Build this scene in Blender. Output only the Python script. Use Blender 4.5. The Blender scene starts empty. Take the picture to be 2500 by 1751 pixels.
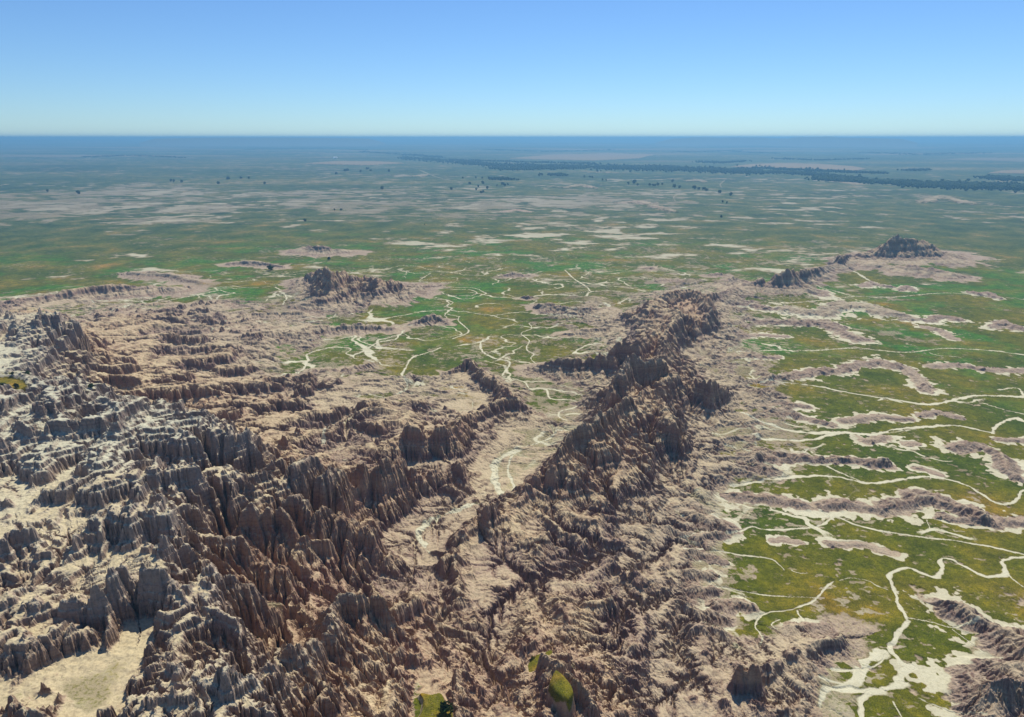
import bpy, math, random, time
import numpy as np
T0 = time.time()
R = math.radians
scene = bpy.context.scene
col = scene.collection

# ------------------------------------------------------------------ camera
CAM_H = 200.0
PITCH = 17.93
FPX = 1667.0                      # focal length in photo pixels (2500 wide)
cam_d = bpy.data.cameras.new('camera')
cam_d.sensor_width = 36.0
cam_d.lens = 36.0 * FPX / 2500.0
cam_d.clip_start = 1.0
cam_d.clip_end = 200000.0
cam = bpy.data.objects.new('camera', cam_d)
cam.location = (0, 0, CAM_H)
cam.rotation_euler = (R(90 - PITCH), 0, 0)
col.objects.link(cam)
scene.camera = cam

# ------------------------------------------------------------------ light
SUN_EL, SUN_AZ = 52.0, 18.0      # azimuth from +Y (straight ahead), negative = left
world = bpy.data.worlds.new('World')
scene.world = world
world.use_nodes = True
wn = world.node_tree
bg = wn.nodes['Background']
sky = wn.nodes.new('ShaderNodeTexSky')
sky.sky_type = 'NISHITA'
sky.sun_disc = False
sky.sun_elevation = R(SUN_EL)
sky.sun_rotation = R(SUN_AZ)
sky.altitude = 900
sky.air_density = 1.0
sky.dust_density = 0.0
sky.ozone_density = 2.0
tint = wn.nodes.new('ShaderNodeMix'); tint.data_type = 'RGBA'; tint.blend_type = 'MULTIPLY'; tint.inputs[0].default_value = 1.0
tint.inputs[7].default_value = (.56, .79, 1.07, 1)
wn.links.new(sky.outputs[0], tint.inputs[6]); wn.links.new(tint.outputs[2], bg.inputs[0])
bg.inputs[1].default_value = 0.088
sun_d = bpy.data.lights.new('sun', 'SUN')
sun_d.energy = 5.0
sun_d.use_shadow = True
sun_d.angle = R(0.53)
sun_d.color = (1.0, 0.94, 0.80)
sun = bpy.data.objects.new('sun', sun_d)
# direction the light travels: away from the sun
sx = math.sin(R(SUN_AZ)) * math.cos(R(SUN_EL)); sy = math.cos(R(SUN_AZ)) * math.cos(R(SUN_EL)); sz = math.sin(R(SUN_EL))
import mathutils
sun.rotation_euler = mathutils.Vector((sx, sy, sz)).to_track_quat('Z', 'Y').to_euler()
sun.location = (0, 0, 400)
col.objects.link(sun)
scene.view_settings.view_transform = 'Standard'
scene.view_settings.look = 'None'
scene.view_settings.exposure = 0.25
scene.view_settings.gamma = 1.0
scene.view_settings.use_curve_mapping = False
try:
    scene.cycles.volume_bounces = 1
    scene.cycles.max_bounces = 5
except Exception:
    pass

# ------------------------------------------------------------------ helpers
CP, SP = math.cos(R(PITCH)), math.sin(R(PITCH))
def far_z(r):
    """the country rises slowly far away"""
    t = np.clip((np.asarray(r, float) - 6500.0) / 30000.0, 0, 1)
    return 160.0 * t * t * (3 - 2 * t) * 0.55 + 72.0 * t
def unproject(px, py, z=0.0):
    """photo pixel -> ground point at elevation z (above the local plain)"""
    u = (px - 1250.0) / FPX; v = (875.5 - py) / FPX
    dx, dy, dz = u, CP + v * SP, -SP + v * CP
    t = (CAM_H - z) / max(-dz, 1e-4)
    for _ in range(30):
        rr = math.hypot(t * dx, t * dy)
        zz = z + float(far_z(rr))
        tn = (CAM_H - zz) / max(-dz, 1e-4)
        t = 0.5 * t + 0.5 * min(tn, 60000.0)
    return (t * dx, t * dy)

def smooth(a, b, x):
    t = np.clip((x - a) / (b - a), 0, 1)
    return t * t * (3 - 2 * t)

rng = np.random.RandomState(7)
_G = rng.uniform(0, 2 * np.pi, (256, 256)).astype(np.float32)
GX, GY = np.cos(_G).ravel(), np.sin(_G).ravel()
HX = rng.rand(256 * 256).astype(np.float32); HY = rng.rand(256 * 256).astype(np.float32)

def perlin(x, y):
    xi = np.floor(x); yi = np.floor(y)
    fx = (x - xi).astype(np.float32); fy = (y - yi).astype(np.float32)
    xi = xi.astype(np.int32) & 255; yi = yi.astype(np.int32) & 255
    x1 = (xi + 1) & 255; y1 = (yi + 1) & 255
    ux = fx * fx * fx * (fx * (fx * 6 - 15) + 10); uy = fy * fy * fy * (fy * (fy * 6 - 15) + 10)
    a = (xi << 8) + yi; n00 = GX[a] * fx + GY[a] * fy
    a = (x1 << 8) + yi; n10 = GX[a] * (fx - 1) + GY[a] * fy
    a = (xi << 8) + y1; n01 = GX[a] * fx + GY[a] * (fy - 1)
    a = (x1 << 8) + y1; n11 = GX[a] * (fx - 1) + GY[a] * (fy - 1)
    nx0 = n00 + ux * (n10 - n00); nx1 = n01 + ux * (n11 - n01)
    return (nx0 + uy * (nx1 - nx0)) * 1.5

def fbm(x, y, lam, octv=4, spacing=None, gain=0.5, seed=0.0, ridged=False):
    """sum of octaves; octaves finer than the local mesh fade out"""
    out = np.zeros(x.shape, np.float32); a = 1.0; tot = 0
    for o in range(octv):
        l = lam / (2.0 ** o)
        n = perlin(x / l + 13.7 * o + seed, y / l - 7.3 * o + seed * 1.7)
        if ridged: n = 1 - 2.2 * np.abs(n)
        if spacing is not None:
            n = n * np.clip((l / spacing - 2.0) / 2.0, 0, 1)
        out += a * n; tot += a; a *= gain
    return out / tot

# ------------------------------------------------------------------ polar grid, finer close by
TH0 = R(53.0)
NT = 1900
theta = np.linspace(-TH0, TH0, NT)
DT = theta[1] - theta[0]
def seg(r0, r1, d):
    n = max(2, int(math.log(r1 / r0) / d))
    return list(np.exp(np.linspace(math.log(r0), math.log(r1), n, endpoint=False)))
rr = np.array(seg(112, 620, 0.0013) + seg(620, 1500, 0.0020) + seg(1500, 4000, 0.0035) + seg(4000, 46000, 0.0075) + [46000.0])
NR = len(rr)
RR, TT = np.meshgrid(rr, theta, indexing='ij')
X = (RR * np.sin(TT)).astype(np.float32); Y = (RR * np.cos(TT)).astype(np.float32)
RR = RR.astype(np.float32); TT = TT.astype(np.float32)
SPC = (RR * DT).astype(np.float32)                       # local mesh spacing
print('grid', NR, NT, NR * NT, time.time() - T0)

# ------------------------------------------------------------------ broad control points: px, py, elevation, badland, grass
CTRL = [
 # left high benches
 (0,800,50,1,0),(90,790,52,1,0),(150,800,50,1,0),(0,870,54,1,.1),(80,870,54,1,.1),(20,935,60,.3,.9),(110,960,60,.9,.1),
 (0,990,62,1,0),(100,1000,62,1,0),(200,1010,60,1,0),(300,1060,60,1,0),(400,1050,60,.8,0),(460,1050,58,1,0),
 (0,1090,57,1,0),(100,1130,56,1,0),(250,1130,56,1,0),(400,1140,52,1,0),(540,1140,50,1,0),(640,1180,44,1,0),(730,1170,36,1,0),
 (0,1220,50,.9,0),(150,1240,46,1,0),(300,1290,44,1,0),(420,1240,52,1,0),(450,1330,36,1,0),(580,1330,30,1,0),(0,1330,48,.8,0),(100,1400,46,1,0),
 (230,1350,46,.9,0),(350,1450,46,1,0),(60,1560,42,1,0),(150,1600,38,.35,0),(280,1590,38,.3,0),(330,1530,38,.3,0),(60,1680,38,.3,0),(220,1680,38,.3,0),(400,1650,42,1,0),
 (500,1560,42,1,0),(500,1680,44,1,0),(620,1680,44,1,0),(100,1760,40,1,0),(400,1760,42,1,0),(620,1760,42,1,0),
 # floor right of the cliffs
 (640,1380,24,1,0),(660,1490,24,.5,.2),(700,1400,24,1,0),(700,1540,26,.8,0),(780,1480,20,1,0),(800,1310,20,1,0),(850,1400,16,1,0),(950,1430,12,.9,0),
 (1000,1350,8,.7,0),(1050,1280,6,.5,0),(880,1230,16,1,0),(960,1230,14,1,0),(1080,1180,12,1,0),(1100,1400,12,.6,0),(1200,1390,14,1,0),(1140,1480,14,.8,0),(1200,1550,16,.9,0),
 (1000,1560,22,1,0),(850,1620,32,1,0),(800,1740,36,1,0),(960,1690,30,.9,.1),(1050,1710,30,.1,1),(1150,1720,28,1,0),(1250,1700,26,1,0),(1360,1650,34,.15,1),(1440,1700,26,1,0),(1290,1580,26,.9,.3),
 (1400,1500,18,1,0),(1550,1550,16,.8,0),(1600,1440,12,.8,0),(1700,1560,10,.8,.1),(1700,1680,12,.8,0),(1800,1740,12,.8,0),(1400,1350,14,.9,0),(1330,1280,14,1,0),
 (1400,1165,34,1,0),(1345,1215,26,1,0),(1420,1250,20,1,0),(1480,1085,37,1,0),(1560,1010,33,1,0),(1620,900,27,1,0),(1620,820,26,1,0),(1600,750,34,1,0),(1680,750,24,.8,0),(1500,1180,22,1,0),(1250,1270,20,1,0),(1550,1250,12,.7,0),(1650,1170,6,.7,0),(1560,1110,25,1,0),(1640,1010,15,1,0),(1700,1030,6,.6,0),(1750,1130,3,.5,0),(1700,1290,4,.5,.1),(1720,1400,3,.5,.3),
 (1640,1350,8,.7,.1),(1960,1680,5,.6,.2),(1930,1580,5,.6,.3),(2020,1740,2,.4,.3),
 # middle valley
 (1220,1150,5,.4,0),(1290,1060,4,.4,.1),(1380,1000,1,.15,.3),(1180,1060,12,.9,0),(1100,1100,12,1,0),(1330,930,0,.1,.4),(1250,960,4,.4,.3),(1300,990,1,.15,.45),(1370,960,1,.1,.5),(1400,930,2,.2,.1),
 (1100,950,4,.4,.25),(1000,930,1,.3,.3),(930,960,2,.3,.35),(860,1080,4,.4,.2),(950,1050,8,.6,0),(780,1080,8,.6,.1),(700,1070,12,.8,0),(800,980,3,.4,.1),
 (600,1000,12,.8,0),(480,1000,16,.9,0),(660,980,6,.7,.1),(560,920,6,.6,.1),(400,970,20,.9,0),(300,950,26,.9,0),(200,930,40,.9,.1),(230,880,22,.9,0),
 (300,880,10,.8,0),(400,890,8,.7,0),(500,900,6,.6,0),(640,890,3,.3,.3),(740,900,1,.15,.45),(800,870,0,.1,.5),(700,850,1,.2,.35),(300,810,8,.7,.1),(400,830,6,.7,0),(520,830,5,.6,0),(640,840,3,.5,0),(740,830,1,.3,.25),
 (850,850,0,.1,.42),(900,800,0,.05,.65),(1000,870,0,.1,.6),(920,850,0,.1,.5),(1080,900,0,.1,.5),(980,910,0,.1,.5),(990,830,0,.1,.6),(1080,790,0,.1,.8),(1180,790,0,0,1),(1100,850,0,.1,.6),(1200,850,0,.1,.6),(1290,880,0,.1,.55),(1300,920,0,.1,.5),(1340,970,0,.1,.42),(1380,830,1,.15,.6),(1450,800,2,.3,.45),
 (1500,760,3,.2,.5),(1350,740,2,.1,.7),(1250,740,0,0,.9),(1150,740,0,0,.9),(1050,720,0,.05,.75),
 # left mid
 (0,700,0,0,1),(0,760,8,.4,.5),(60,770,20,.5,.4),(180,760,3,.2,.8),(300,720,0,.1,.8),(230,790,6,.6,.2),(450,715,0,0,1),(550,690,0,0,1),(640,700,0,0,1),(700,700,0,.1,.7),
 (350,780,4,.5,.1),(480,770,3,.5,.1),(600,770,1,.3,.3),(700,770,0,.2,.3),(690,730,0,.1,.5),(850,750,0,.3,.2),(950,740,0,0,.95),(960,770,0,0,.95),
 (400,650,0,0,.9),(550,650,0,0,.9),(700,650,0,0,.6),(700,610,0,0,.6),(900,620,0,0,.8),(1000,640,0,0,.7),(850,590,0,0,.85),
 # central plain
 (1150,640,0,0,.6),(1300,650,0,.05,.65),(1450,680,0,.05,.5),(1250,600,0,0,.95),(1350,570,0,0,.9),(1500,600,0,0,.65),(1600,620,0,.0,.58),(1700,640,0,.0,.6),(1540,695,2,.1,.5),
 (1100,530,0,0,.5),(1300,540,0,0,.5),(1450,545,0,0,.6),(1200,570,0,0,.9),(1000,560,0,0,.8),(1700,560,0,0,.8),(1900,560,0,0,.7),(1800,600,0,0,.62),(2050,570,0,.0,.5),(1950,620,0,.1,.5),
 (1150,490,0,0,.65),(1300,490,0,0,.5),(1500,510,0,0,.5),(1650,520,0,0,.52),(1900,520,0,0,.75),(2300,520,0,0,.95),(2450,560,0,0,.9),(2450,620,0,0,1),(2300,600,0,0,.6),
 # right
 (1720,740,4,.5,.1),(1750,800,3,.4,.05),(1700,860,4,.5,.0),(1780,880,0,.2,.1),(1900,760,0,.1,.5),(1850,820,0,.1,.55),(2000,700,0,.1,.6),(2150,690,0,0,1),(2300,690,0,0,1),(2450,690,0,0,1),
 (2000,810,0,.05,.7),(2150,800,0,0,.9),(2300,740,0,0,1),(2450,750,0,0,1),(2400,820,0,0,1),(2000,880,0,0,.75),(2100,920,0,0,1),(2350,930,0,0,1),(2000,980,0,0,.9),(2200,950,0,0,1),
 (1820,980,3,.4,.15),(1880,1000,0,.2,.4),(1800,1060,1,.3,.05),(1780,1120,2,.4,.1),(1900,1080,0,.1,.3),(2100,1030,0,0,1),(2300,1030,0,0,1),(2450,1000,0,0,1),(1900,1160,0,.2,.1),
 (2050,1140,0,0,.9),(2250,1100,0,0,1),(2400,1130,0,0,1),(1800,1230,0,.1,.6),(1950,1190,0,0,.9),(1900,1330,0,0,1),(2100,1200,0,0,.9),(2300,1280,0,0,1),(2450,1300,0,0,1),
 (1800,1350,0,.2,.8),(1730,1480,2,.4,.4),(2000,1400,0,0,1),(2200,1350,0,0,1),(2400,1400,0,0,1),(1800,1500,1,.3,.5),(1900,1450,0,0,1),(2100,1480,0,0,1),(2300,1460,0,0,1),
 (2050,1580,0,.1,.8),(2150,1550,0,0,1),(2300,1600,0,0,1),(2300,1720,0,0,1),(2450,1480,0,.2,.6),(2450,1620,2,.4,.2),(2450,1720,3,.4,.2),(2150,1740,0,0,1),(2370,1660,0,.1,.6),
 # far
 (0,650,0,0,1),(200,600,0,0,1),(400,560,0,0,.8),(100,520,0,0,.6),(300,480,0,0,.62),(500,500,0,0,.7),(700,520,0,0,.8),(900,500,0,0,.6),(50,560,0,0,.95),(40,500,0,0,.36),(120,505,0,0,.42),(20,520,0,0,.4),(200,480,0,0,.5),(280,476,0,0,.5),(380,468,0,0,.5),(430,515,0,0,.52),(450,538,0,0,.5),(350,580,0,0,.56),(900,505,0,0,.5),(840,508,0,0,.5),(1260,492,0,0,.42),(1350,500,0,0,.45),(1150,525,0,0,.5),(1360,560,0,0,.5),(1420,555,0,0,.48),(600,590,0,0,.9),
 (100,450,0,0,.95),(300,420,0,0,.7),(600,450,0,0,.8),(900,450,0,0,.75),(1200,440,0,0,.9),(1600,440,0,0,.9),(2000,450,0,0,.8),(2400,450,0,0,.95),(1300,470,0,0,.8),(1800,480,0,0,.7),(2150,480,0,0,.75),
 (500,380,0,0,.7),(1000,380,0,0,.8),(1500,380,0,0,.9),(2000,390,0,0,.95),(2400,390,0,0,.95),(200,370,0,0,.9),(1250,350,0,0,.95),(2000,355,0,0,.95),(500,350,0,0,.95),
]
def hs(px, py=2000): 
    a = float(np.interp(px, [420, 1050], [1.0, .70]))
    return a if (py > 860 or 1480 < px < 1790) else float(np.interp(py, [740, 860], [1.08, a]))
CTRL = [(c[0], c[1], c[2] * hs(c[0]), c[3], c[4]) for c in CTRL]
cp = np.array([[*unproject(c[0], c[1], c[2]), c[2], c[3], c[4]] for c in CTRL])
cth = np.arctan2(cp[:, 0], cp[:, 1]); clr = np.log(np.hypot(cp[:, 0], cp[:, 1]))
ST = 8
rs = np.arange(0, NR + ST, ST).clip(0, NR - 1); ts = np.arange(0, NT + ST, ST).clip(0, NT - 1)
gth, glr = theta[ts][None, :], np.log(rr[rs])[:, None]
acc = np.zeros((3, len(rs), len(ts))); wt = np.full((len(rs), len(ts)), 1e-9)
d2 = np.stack([((gth - cth[i]) / 0.036) ** 2 + ((glr - clr[i]) / 0.062) ** 2 for i in range(len(cp))])
w = 1.0 / (d2 + 0.35) ** 2.2
wt = w.sum(0)
for k in range(3):
    acc[k] = (w * cp[:, 2 + k][:, None, None]).sum(0) / wt
del d2, w
def upsample(a):
    ri = np.arange(NR) / ST; ti = np.arange(NT) / ST
    r0 = np.floor(ri).astype(int); t0 = np.floor(ti).astype(int)
    fr = (ri - r0)[:, None]; ft = (ti - t0)[None, :]
    a0 = a[r0][:, t0] * (1 - ft) + a[r0][:, t0 + 1] * ft
    a1 = a[r0 + 1][:, t0] * (1 - ft) + a[r0 + 1][:, t0 + 1] * ft
    return (a0 * (1 - fr) + a1 * fr).astype(np.float32)
BASE, BAD, VEG = upsample(acc[0]), upsample(acc[1]), upsample(acc[2])
print('ctrl', time.time() - T0)

# ------------------------------------------------------------------ ridge skeletons: (width m, jaggedness m, exponent, [(px,py,crest elevation)...])
RIDGES = [
 # the long wall, centre to upper right
 (28, 4.5, 1.3, [(1130,1290,28),(1160,1250,28),(1190,1220,42),(1205,1226,34),(1216,1224,40),(1238,1262,28),(1260,1240,26),(1281,1195,34),(1310,1155,38),(1344,1122,50),(1392,1058,56),(1426,1030,60),(1470,1005,58),(1505,982,58),(1560,950,50),(1590,930,46)]),
 (46, 6, 1.3, [(1500,930,50),(1518,890,64),(1537,867,66),(1575,870,62),(1614,864,62),(1640,900,44),(1600,960,44),(1640,1010,38),(1651,1022,42),(1660,1060,26)]),
 (34, 6, 1.3, [(1318,885,14),(1400,866,28),(1466,857,34),(1500,838,44),(1515,822,50),(1560,830,46),(1596,795,48),(1630,790,46),(1620,860,50)]),
 (44, 6, 1.3, [(1540,752,30),(1580,735,42),(1610,718,46),(1633,705,50),(1686,698,50),(1725,705,54),(1740,745,44),(1700,780,36),(1660,740,50),(1640,800,42)]),
 (30, 5, 2.0, [(1725,705,40),(1765,706,24),(1800,700,8)]),
 (42, 7, 1.8, [(1800,696,6),(1850,674,18),(1882,663,25),(1921,650,32),(1980,647,22),(2031,645,8)]),
 (22, 4, 1.4, [(2045,618,12),(2056,611,28),(2072,617,12)]),
 (95, 13, 2.0, [(2110,615,16),(2155,592,30),(2190,566,46),(2212,560,50),(2266,589,30),(2290,602,20),(2330,612,10)]),
 (50, 3, 2.0, [(2130,640,8),(2200,640,14),(2260,646,14),(2310,656,12),(2335,662,8)]),
 (26, 4, 1.3, [(1690,915,28),(1705,919,42),(1737,920,46),(1765,930,36),(1782,945,18),(1840,945,14),(1865,950,15),(1880,962,8)]),
 (18, 3, 1.4, [(1660,905,26),(1712,903,20),(1730,915,14)]),
 (26, 4, 1.3, [(1540,1090,30),(1600,1060,28),(1660,1090,18),(1700,1150,10)]),
 (26, 4, 1.3, [(1400,1130,30),(1480,1180,22),(1560,1230,14),(1640,1260,8)]),
 (24, 5, 1.3, [(1290,1230,24),(1370,1290,24),(1440,1330,20),(1510,1390,18),(1570,1410,16)]),
 (30, 5, 1.3, [(1560,960,44),(1620,960,30),(1690,985,16),(1750,1000,9)]),
 # ridge chain of the middle
 (22, 3.5, 1.3, [(1085,905,14),(1120,880,22),(1148,866,28),(1165,890,22),(1181,903,30),(1215,920,28),(1244,945,36),(1275,985,22)]),
 (26, 4, 1.3, [(1244,950,34),(1200,985,24),(1168,1000,24),(1126,1016,26),(1100,1038,40),(1059,1034,44),(1040,1050,40),(1002,1020,46),(975,1060,34),(940,1082,28),(905,1090,22)]),
 (34, 7, 1.3, [(840,1160,30),(868,1134,44),(888,1128,50),(930,1122,52),(985,1108,46),(1010,1140,36),(1060,1150,26),(1130,1130,26),(1150,1160,14)]),
 (24, 5, 1.3, [(1050,1150,24),(1110,1190,22),(1140,1220,16)]),
 (24, 3, 1.2, [(880,1060,12),(911,1026,26),(950,1050,16)]),
 (16, 2, 1.3, [(1030,985,8),(1066,975,13),(1110,990,7)]),
 (16, 3, 1.3, [(1040,1240,18),(1070,1270,14),(1100,1230,20),(1160,1230,16)]),
 # left mass of cliffs
 (40, 7, 0.9, [(90,800,60),(140,768,64),(165,772,62),(180,800,58),(170,850,52),(200,868,38),(260,876,26)]),
 (30, 6, 0.9, [(0,790,56),(60,778,60),(100,770,62)]),
 (22, 4, 1.2, [(210,935,44),(280,975,42),(333,1000,46),(375,1010,38),(418,1024,42),(440,1045,52)]),
 (34, 7, 0.8, [(440,1065,62),(500,1045,64),(560,1040,66),(590,1050,64),(605,1090,58),(640,1135,52),(650,1200,46)]),
 (34, 6, 0.9, [(690,1135,52),(730,1124,56),(790,1138,56),(822,1150,52),(850,1200,42),(880,1240,32)]),
 (28, 5, 0.9, [(610,1060,56),(660,1110,48),(700,1140,46)]),
 (30, 6, 1.0, [(330,1150,62),(420,1130,62),(500,1140,60),(560,1130,60)]),
 (34, 5, 0.8, [(150,1180,58),(230,1165,62),(310,1170,60),(330,1210,54)]),
 (34, 4, 0.8, [(165,1345,50),(215,1290,56),(270,1240,62),(330,1228,64),(400,1232,62),(430,1280,56),(450,1320,48)]),
 (26, 6, 1.0, [(20,1455,52),(90,1462,54),(150,1450,56),(240,1424,60),(290,1380,60),(350,1376,60),(440,1408,58),(470,1440,50)]),
 (24, 6, 1.1, [(340,1330,54),(400,1310,58),(450,1315,54),(500,1345,44)]),
 (30, 3, 1.0, [(485,1400,42),(515,1368,58),(545,1400,52),(600,1425,48),(640,1466,42),(655,1530,30)]),
 (26, 6, 1.0, [(560,1180,52),(620,1230,48),(690,1240,46),(740,1300,40),(800,1310,36),(850,1330,30)]),
 (26, 5, 1.1, [(500,1300,44),(590,1310,44),(640,1350,40),(700,1380,34),(760,1400,26)]),
 (26, 5, 0.9, [(700,1170,50),(760,1230,46),(820,1250,42),(880,1290,34),(905,1292,36),(935,1320,30),(965,1370,18)]),
 (22, 5, 1.0, [(800,1350,28),(850,1330,32),(890,1360,26),(900,1400,16)]),
 (30, 6, 1.2, [(500,1655,56),(560,1635,60),(607,1630,60),(650,1640,54),(700,1590,54),(735,1595,50),(790,1540,50),(820,1480,48),(850,1450,50),(893,1438,52),(930,1450,48),(955,1480,38),(1040,1462,34),(1100,1465,28),(1120,1520,18)]),
 (22, 5, 1.1, [(380,1620,50),(440,1615,56),(490,1640,54),(540,1600,52),(600,1590,46)]),
 (20, 5, 1.1, [(380,1500,48),(440,1480,52),(480,1530,48),(560,1570,44)]),
 (24, 6, 1.1, [(250,1740,48),(330,1710,50),(420,1680,54),(470,1700,54),(560,1690,52)]),
 (20, 6, 1.2, [(0,1550,50),(70,1560,52),(110,1520,54),(180,1560,46)]),
 (20, 5, 1.2, [(230,1560,44),(260,1530,48),(300,1560,42)]),
 (18, 4, 1.2, [(0,1740,46),(60,1735,48),(130,1745,46)]),
 (22, 5, 1.2, [(700,1640,48),(760,1680,46),(820,1720,42),(850,1760,40)]),
 (20, 5, 1.2, [(0,1330,56),(80,1320,56),(130,1350,52)]),
 (20, 4, 1.2, [(20,1250,54),(90,1230,54),(150,1260,52)]),
 # foreground centre
 (24, 4, 1.3, [(1080,1360,26),(1110,1330,28),(1120,1420,26),(1118,1490,20)]),
 (22, 4, 1.3, [(930,1560,34),(1000,1590,34),(1080,1610,32),(1140,1640,28)]),
 (26, 5, 1.3, [(1250,1600,30),(1310,1560,34),(1340,1590,40),(1380,1620,42),(1430,1680,38),(1460,1750,34)]),
 (18, 4, 1.3, [(1290,1650,32),(1310,1700,32),(1330,1751,34)]),
 (20, 4, 1.3, [(1370,1450,26),(1385,1500,30),(1380,1560,26)]),
 (18, 4, 1.3, [(1430,1460,24),(1480,1450,24),(1540,1480,20)]),
 (18, 4, 1.3, [(1480,1560,22),(1540,1570,22),(1570,1610,18)]),
 (20, 4, 1.3, [(1150,1600,28),(1220,1590,28),(1260,1640,26)]),
 (20, 3, 1.3, [(1060,1640,32),(1100,1680,34),(1130,1740,32)]),
 (16, 3, 1.3, [(1440,1280,20),(1500,1310,18),(1530,1330,16)]),
 (22, 3, 1.3, [(1250,1330,24),(1300,1300,28),(1340,1290,26),(1290,1370,22)]),
 (9, 1, 1.2, [(1800,1606,32),(1812,1600,34)]),
 (9, 1, 1.2, [(1842,1600,34),(1856,1606,32)]),
 (7, 1, 1.2, [(1806,1622,24),(1850,1622,24)]),
 (30, 3, 1.4, [(1700,1590,14),(1800,1620,16),(1860,1620,17),(1920,1590,13),(1992,1561,10),(2070,1553,6)]),
 (30, 3, 1.3, [(1600,1700,14),(1720,1710,16),(1850,1720,16),(1950,1740,10)]),
 (20, 3, 1.3, [(1560,1640,14),(1640,1620,14),(1700,1650,12)]),
 # left middle country
 (45, 3, 1.2, [(0,735,12),(118,718,14),(204,692,20),(274,688,18),(350,694,12),(431,697,8)]),
 (35, 3, 1.2, [(321,661,7),(372,659,10),(427,668,7),(500,690,3)]),
 (26, 3, 1.2, [(137,722,8),(274,710,9),(400,702,7),(463,697,4)]),
 (25, 2, 1.2, [(560,640,4),(588,633,8),(627,633,9),(686,645,5)]),
 (60, 3, 1.6, [(740,600,10),(778,596,17),(805,600,14),(860,612,4)]),
 (66, 9, 2.0, [(745,670,12),(780,651,31),(807,643,45),(835,653,33),(860,662,30),(885,669,20),(918,677,26),(940,682,14),(957,679,22),(1012,694,9)]),
 (32, 3, 1.3, [(740,735,10),(790,722,16),(860,714,14),(930,706,14),(1000,698,10)]),
 (30, 3, 1.3, [(160,775,16),(230,770,12),(325,764,12),(372,758,14),(431,744,14),(482,731,14),(541,736,9)]),
 (30, 3, 1.3, [(240,800,10),(330,790,12),(420,775,10),(500,765,8)]),
 (26, 3, 1.2, [(540,770,8),(620,755,12),(680,752,12),(737,752,12),(750,760,6)]),
 (24, 2, 1.3, [(574,795,8),(600,789,13),(629,789,14),(651,804,7)]),
 (26, 3, 1.3, [(703,811,8),(740,800,11),(777,788,12),(850,785,11),(896,781,12),(955,796,5)]),
 (22, 3, 1.3, [(1015,780,6),(1040,760,13),(1055,752,16),(1075,765,10),(1090,780,5)]),
 (20, 3, 1.3, [(245,846,20),(270,842,20),(300,850,12)]),
 (22, 4, 1.2, [(378,817,14),(430,815,18),(492,814,18),(548,818,12)]),
 (20, 3, 1.3, [(510,866,8),(540,855,14),(622,863,10)]),
 (18, 4, 1.2, [(440,884,12),(470,876,18),(507,878,16),(520,890,8)]),
 (24, 4, 1.3, [(300,955,22),(350,948,24),(392,947,22),(444,960,18),(480,985,14)]),
 (26, 5, 1.2, [(775,930,8),(748,940,20),(700,955,18),(666,960,22),(610,985,22),(574,996,28),(555,1016,26),(560,1040,18)]),
 (24, 3, 1.2, [(690,1060,14),(710,1045,20),(729,1030,32),(760,1055,18),(800,1080,10)]),
 (20, 3, 1.2, [(660,1080,20),(689,1066,30),(715,1090,18)]),
 (16, 2, 1.3, [(610,950,8),(650,935,12),(700,925,9),(760,900,5)]),
 (18, 2, 1.3, [(830,960,5),(880,945,8),(930,935,5)]),
 (18, 2, 1.3, [(760,1000,6),(830,985,9),(880,990,5)]),
 (18, 2, 1.3, [(800,900,4),(870,890,7),(930,880,3)]),
 (16, 2, 1.3, [(330,870,10),(400,860,10),(450,850,7)]),
 # middle right of the plain
 (26, 3, 1.3, [(1310,738,7),(1345,734,12),(1400,743,13),(1489,751,14),(1545,765,12)]),
 (22, 3, 1.3, [(1390,810,7),(1430,796,13),(1480,790,14),(1520,792,12)]),
 (22, 2, 1.3, [(1225,670,3),(1251,660,8),(1285,668,4)]),
 (14, 2, 1.3, [(1275,722,3),(1287,715,8),(1300,722,3)]),
 (30, 2, 1.3, [(1565,655,4),(1584,648,9),(1605,655,4)]),
 (24, 3, 1.3, [(1600,684,5),(1635,677,9),(1670,684,5)]),
 (20, 2, 1.1, [(1730,668,6),(1749,661,11),(1768,668,6)]),
 (20, 2, 1.1, [(1780,678,6),(1790,669,12),(1820,680,6)]),
]
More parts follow.
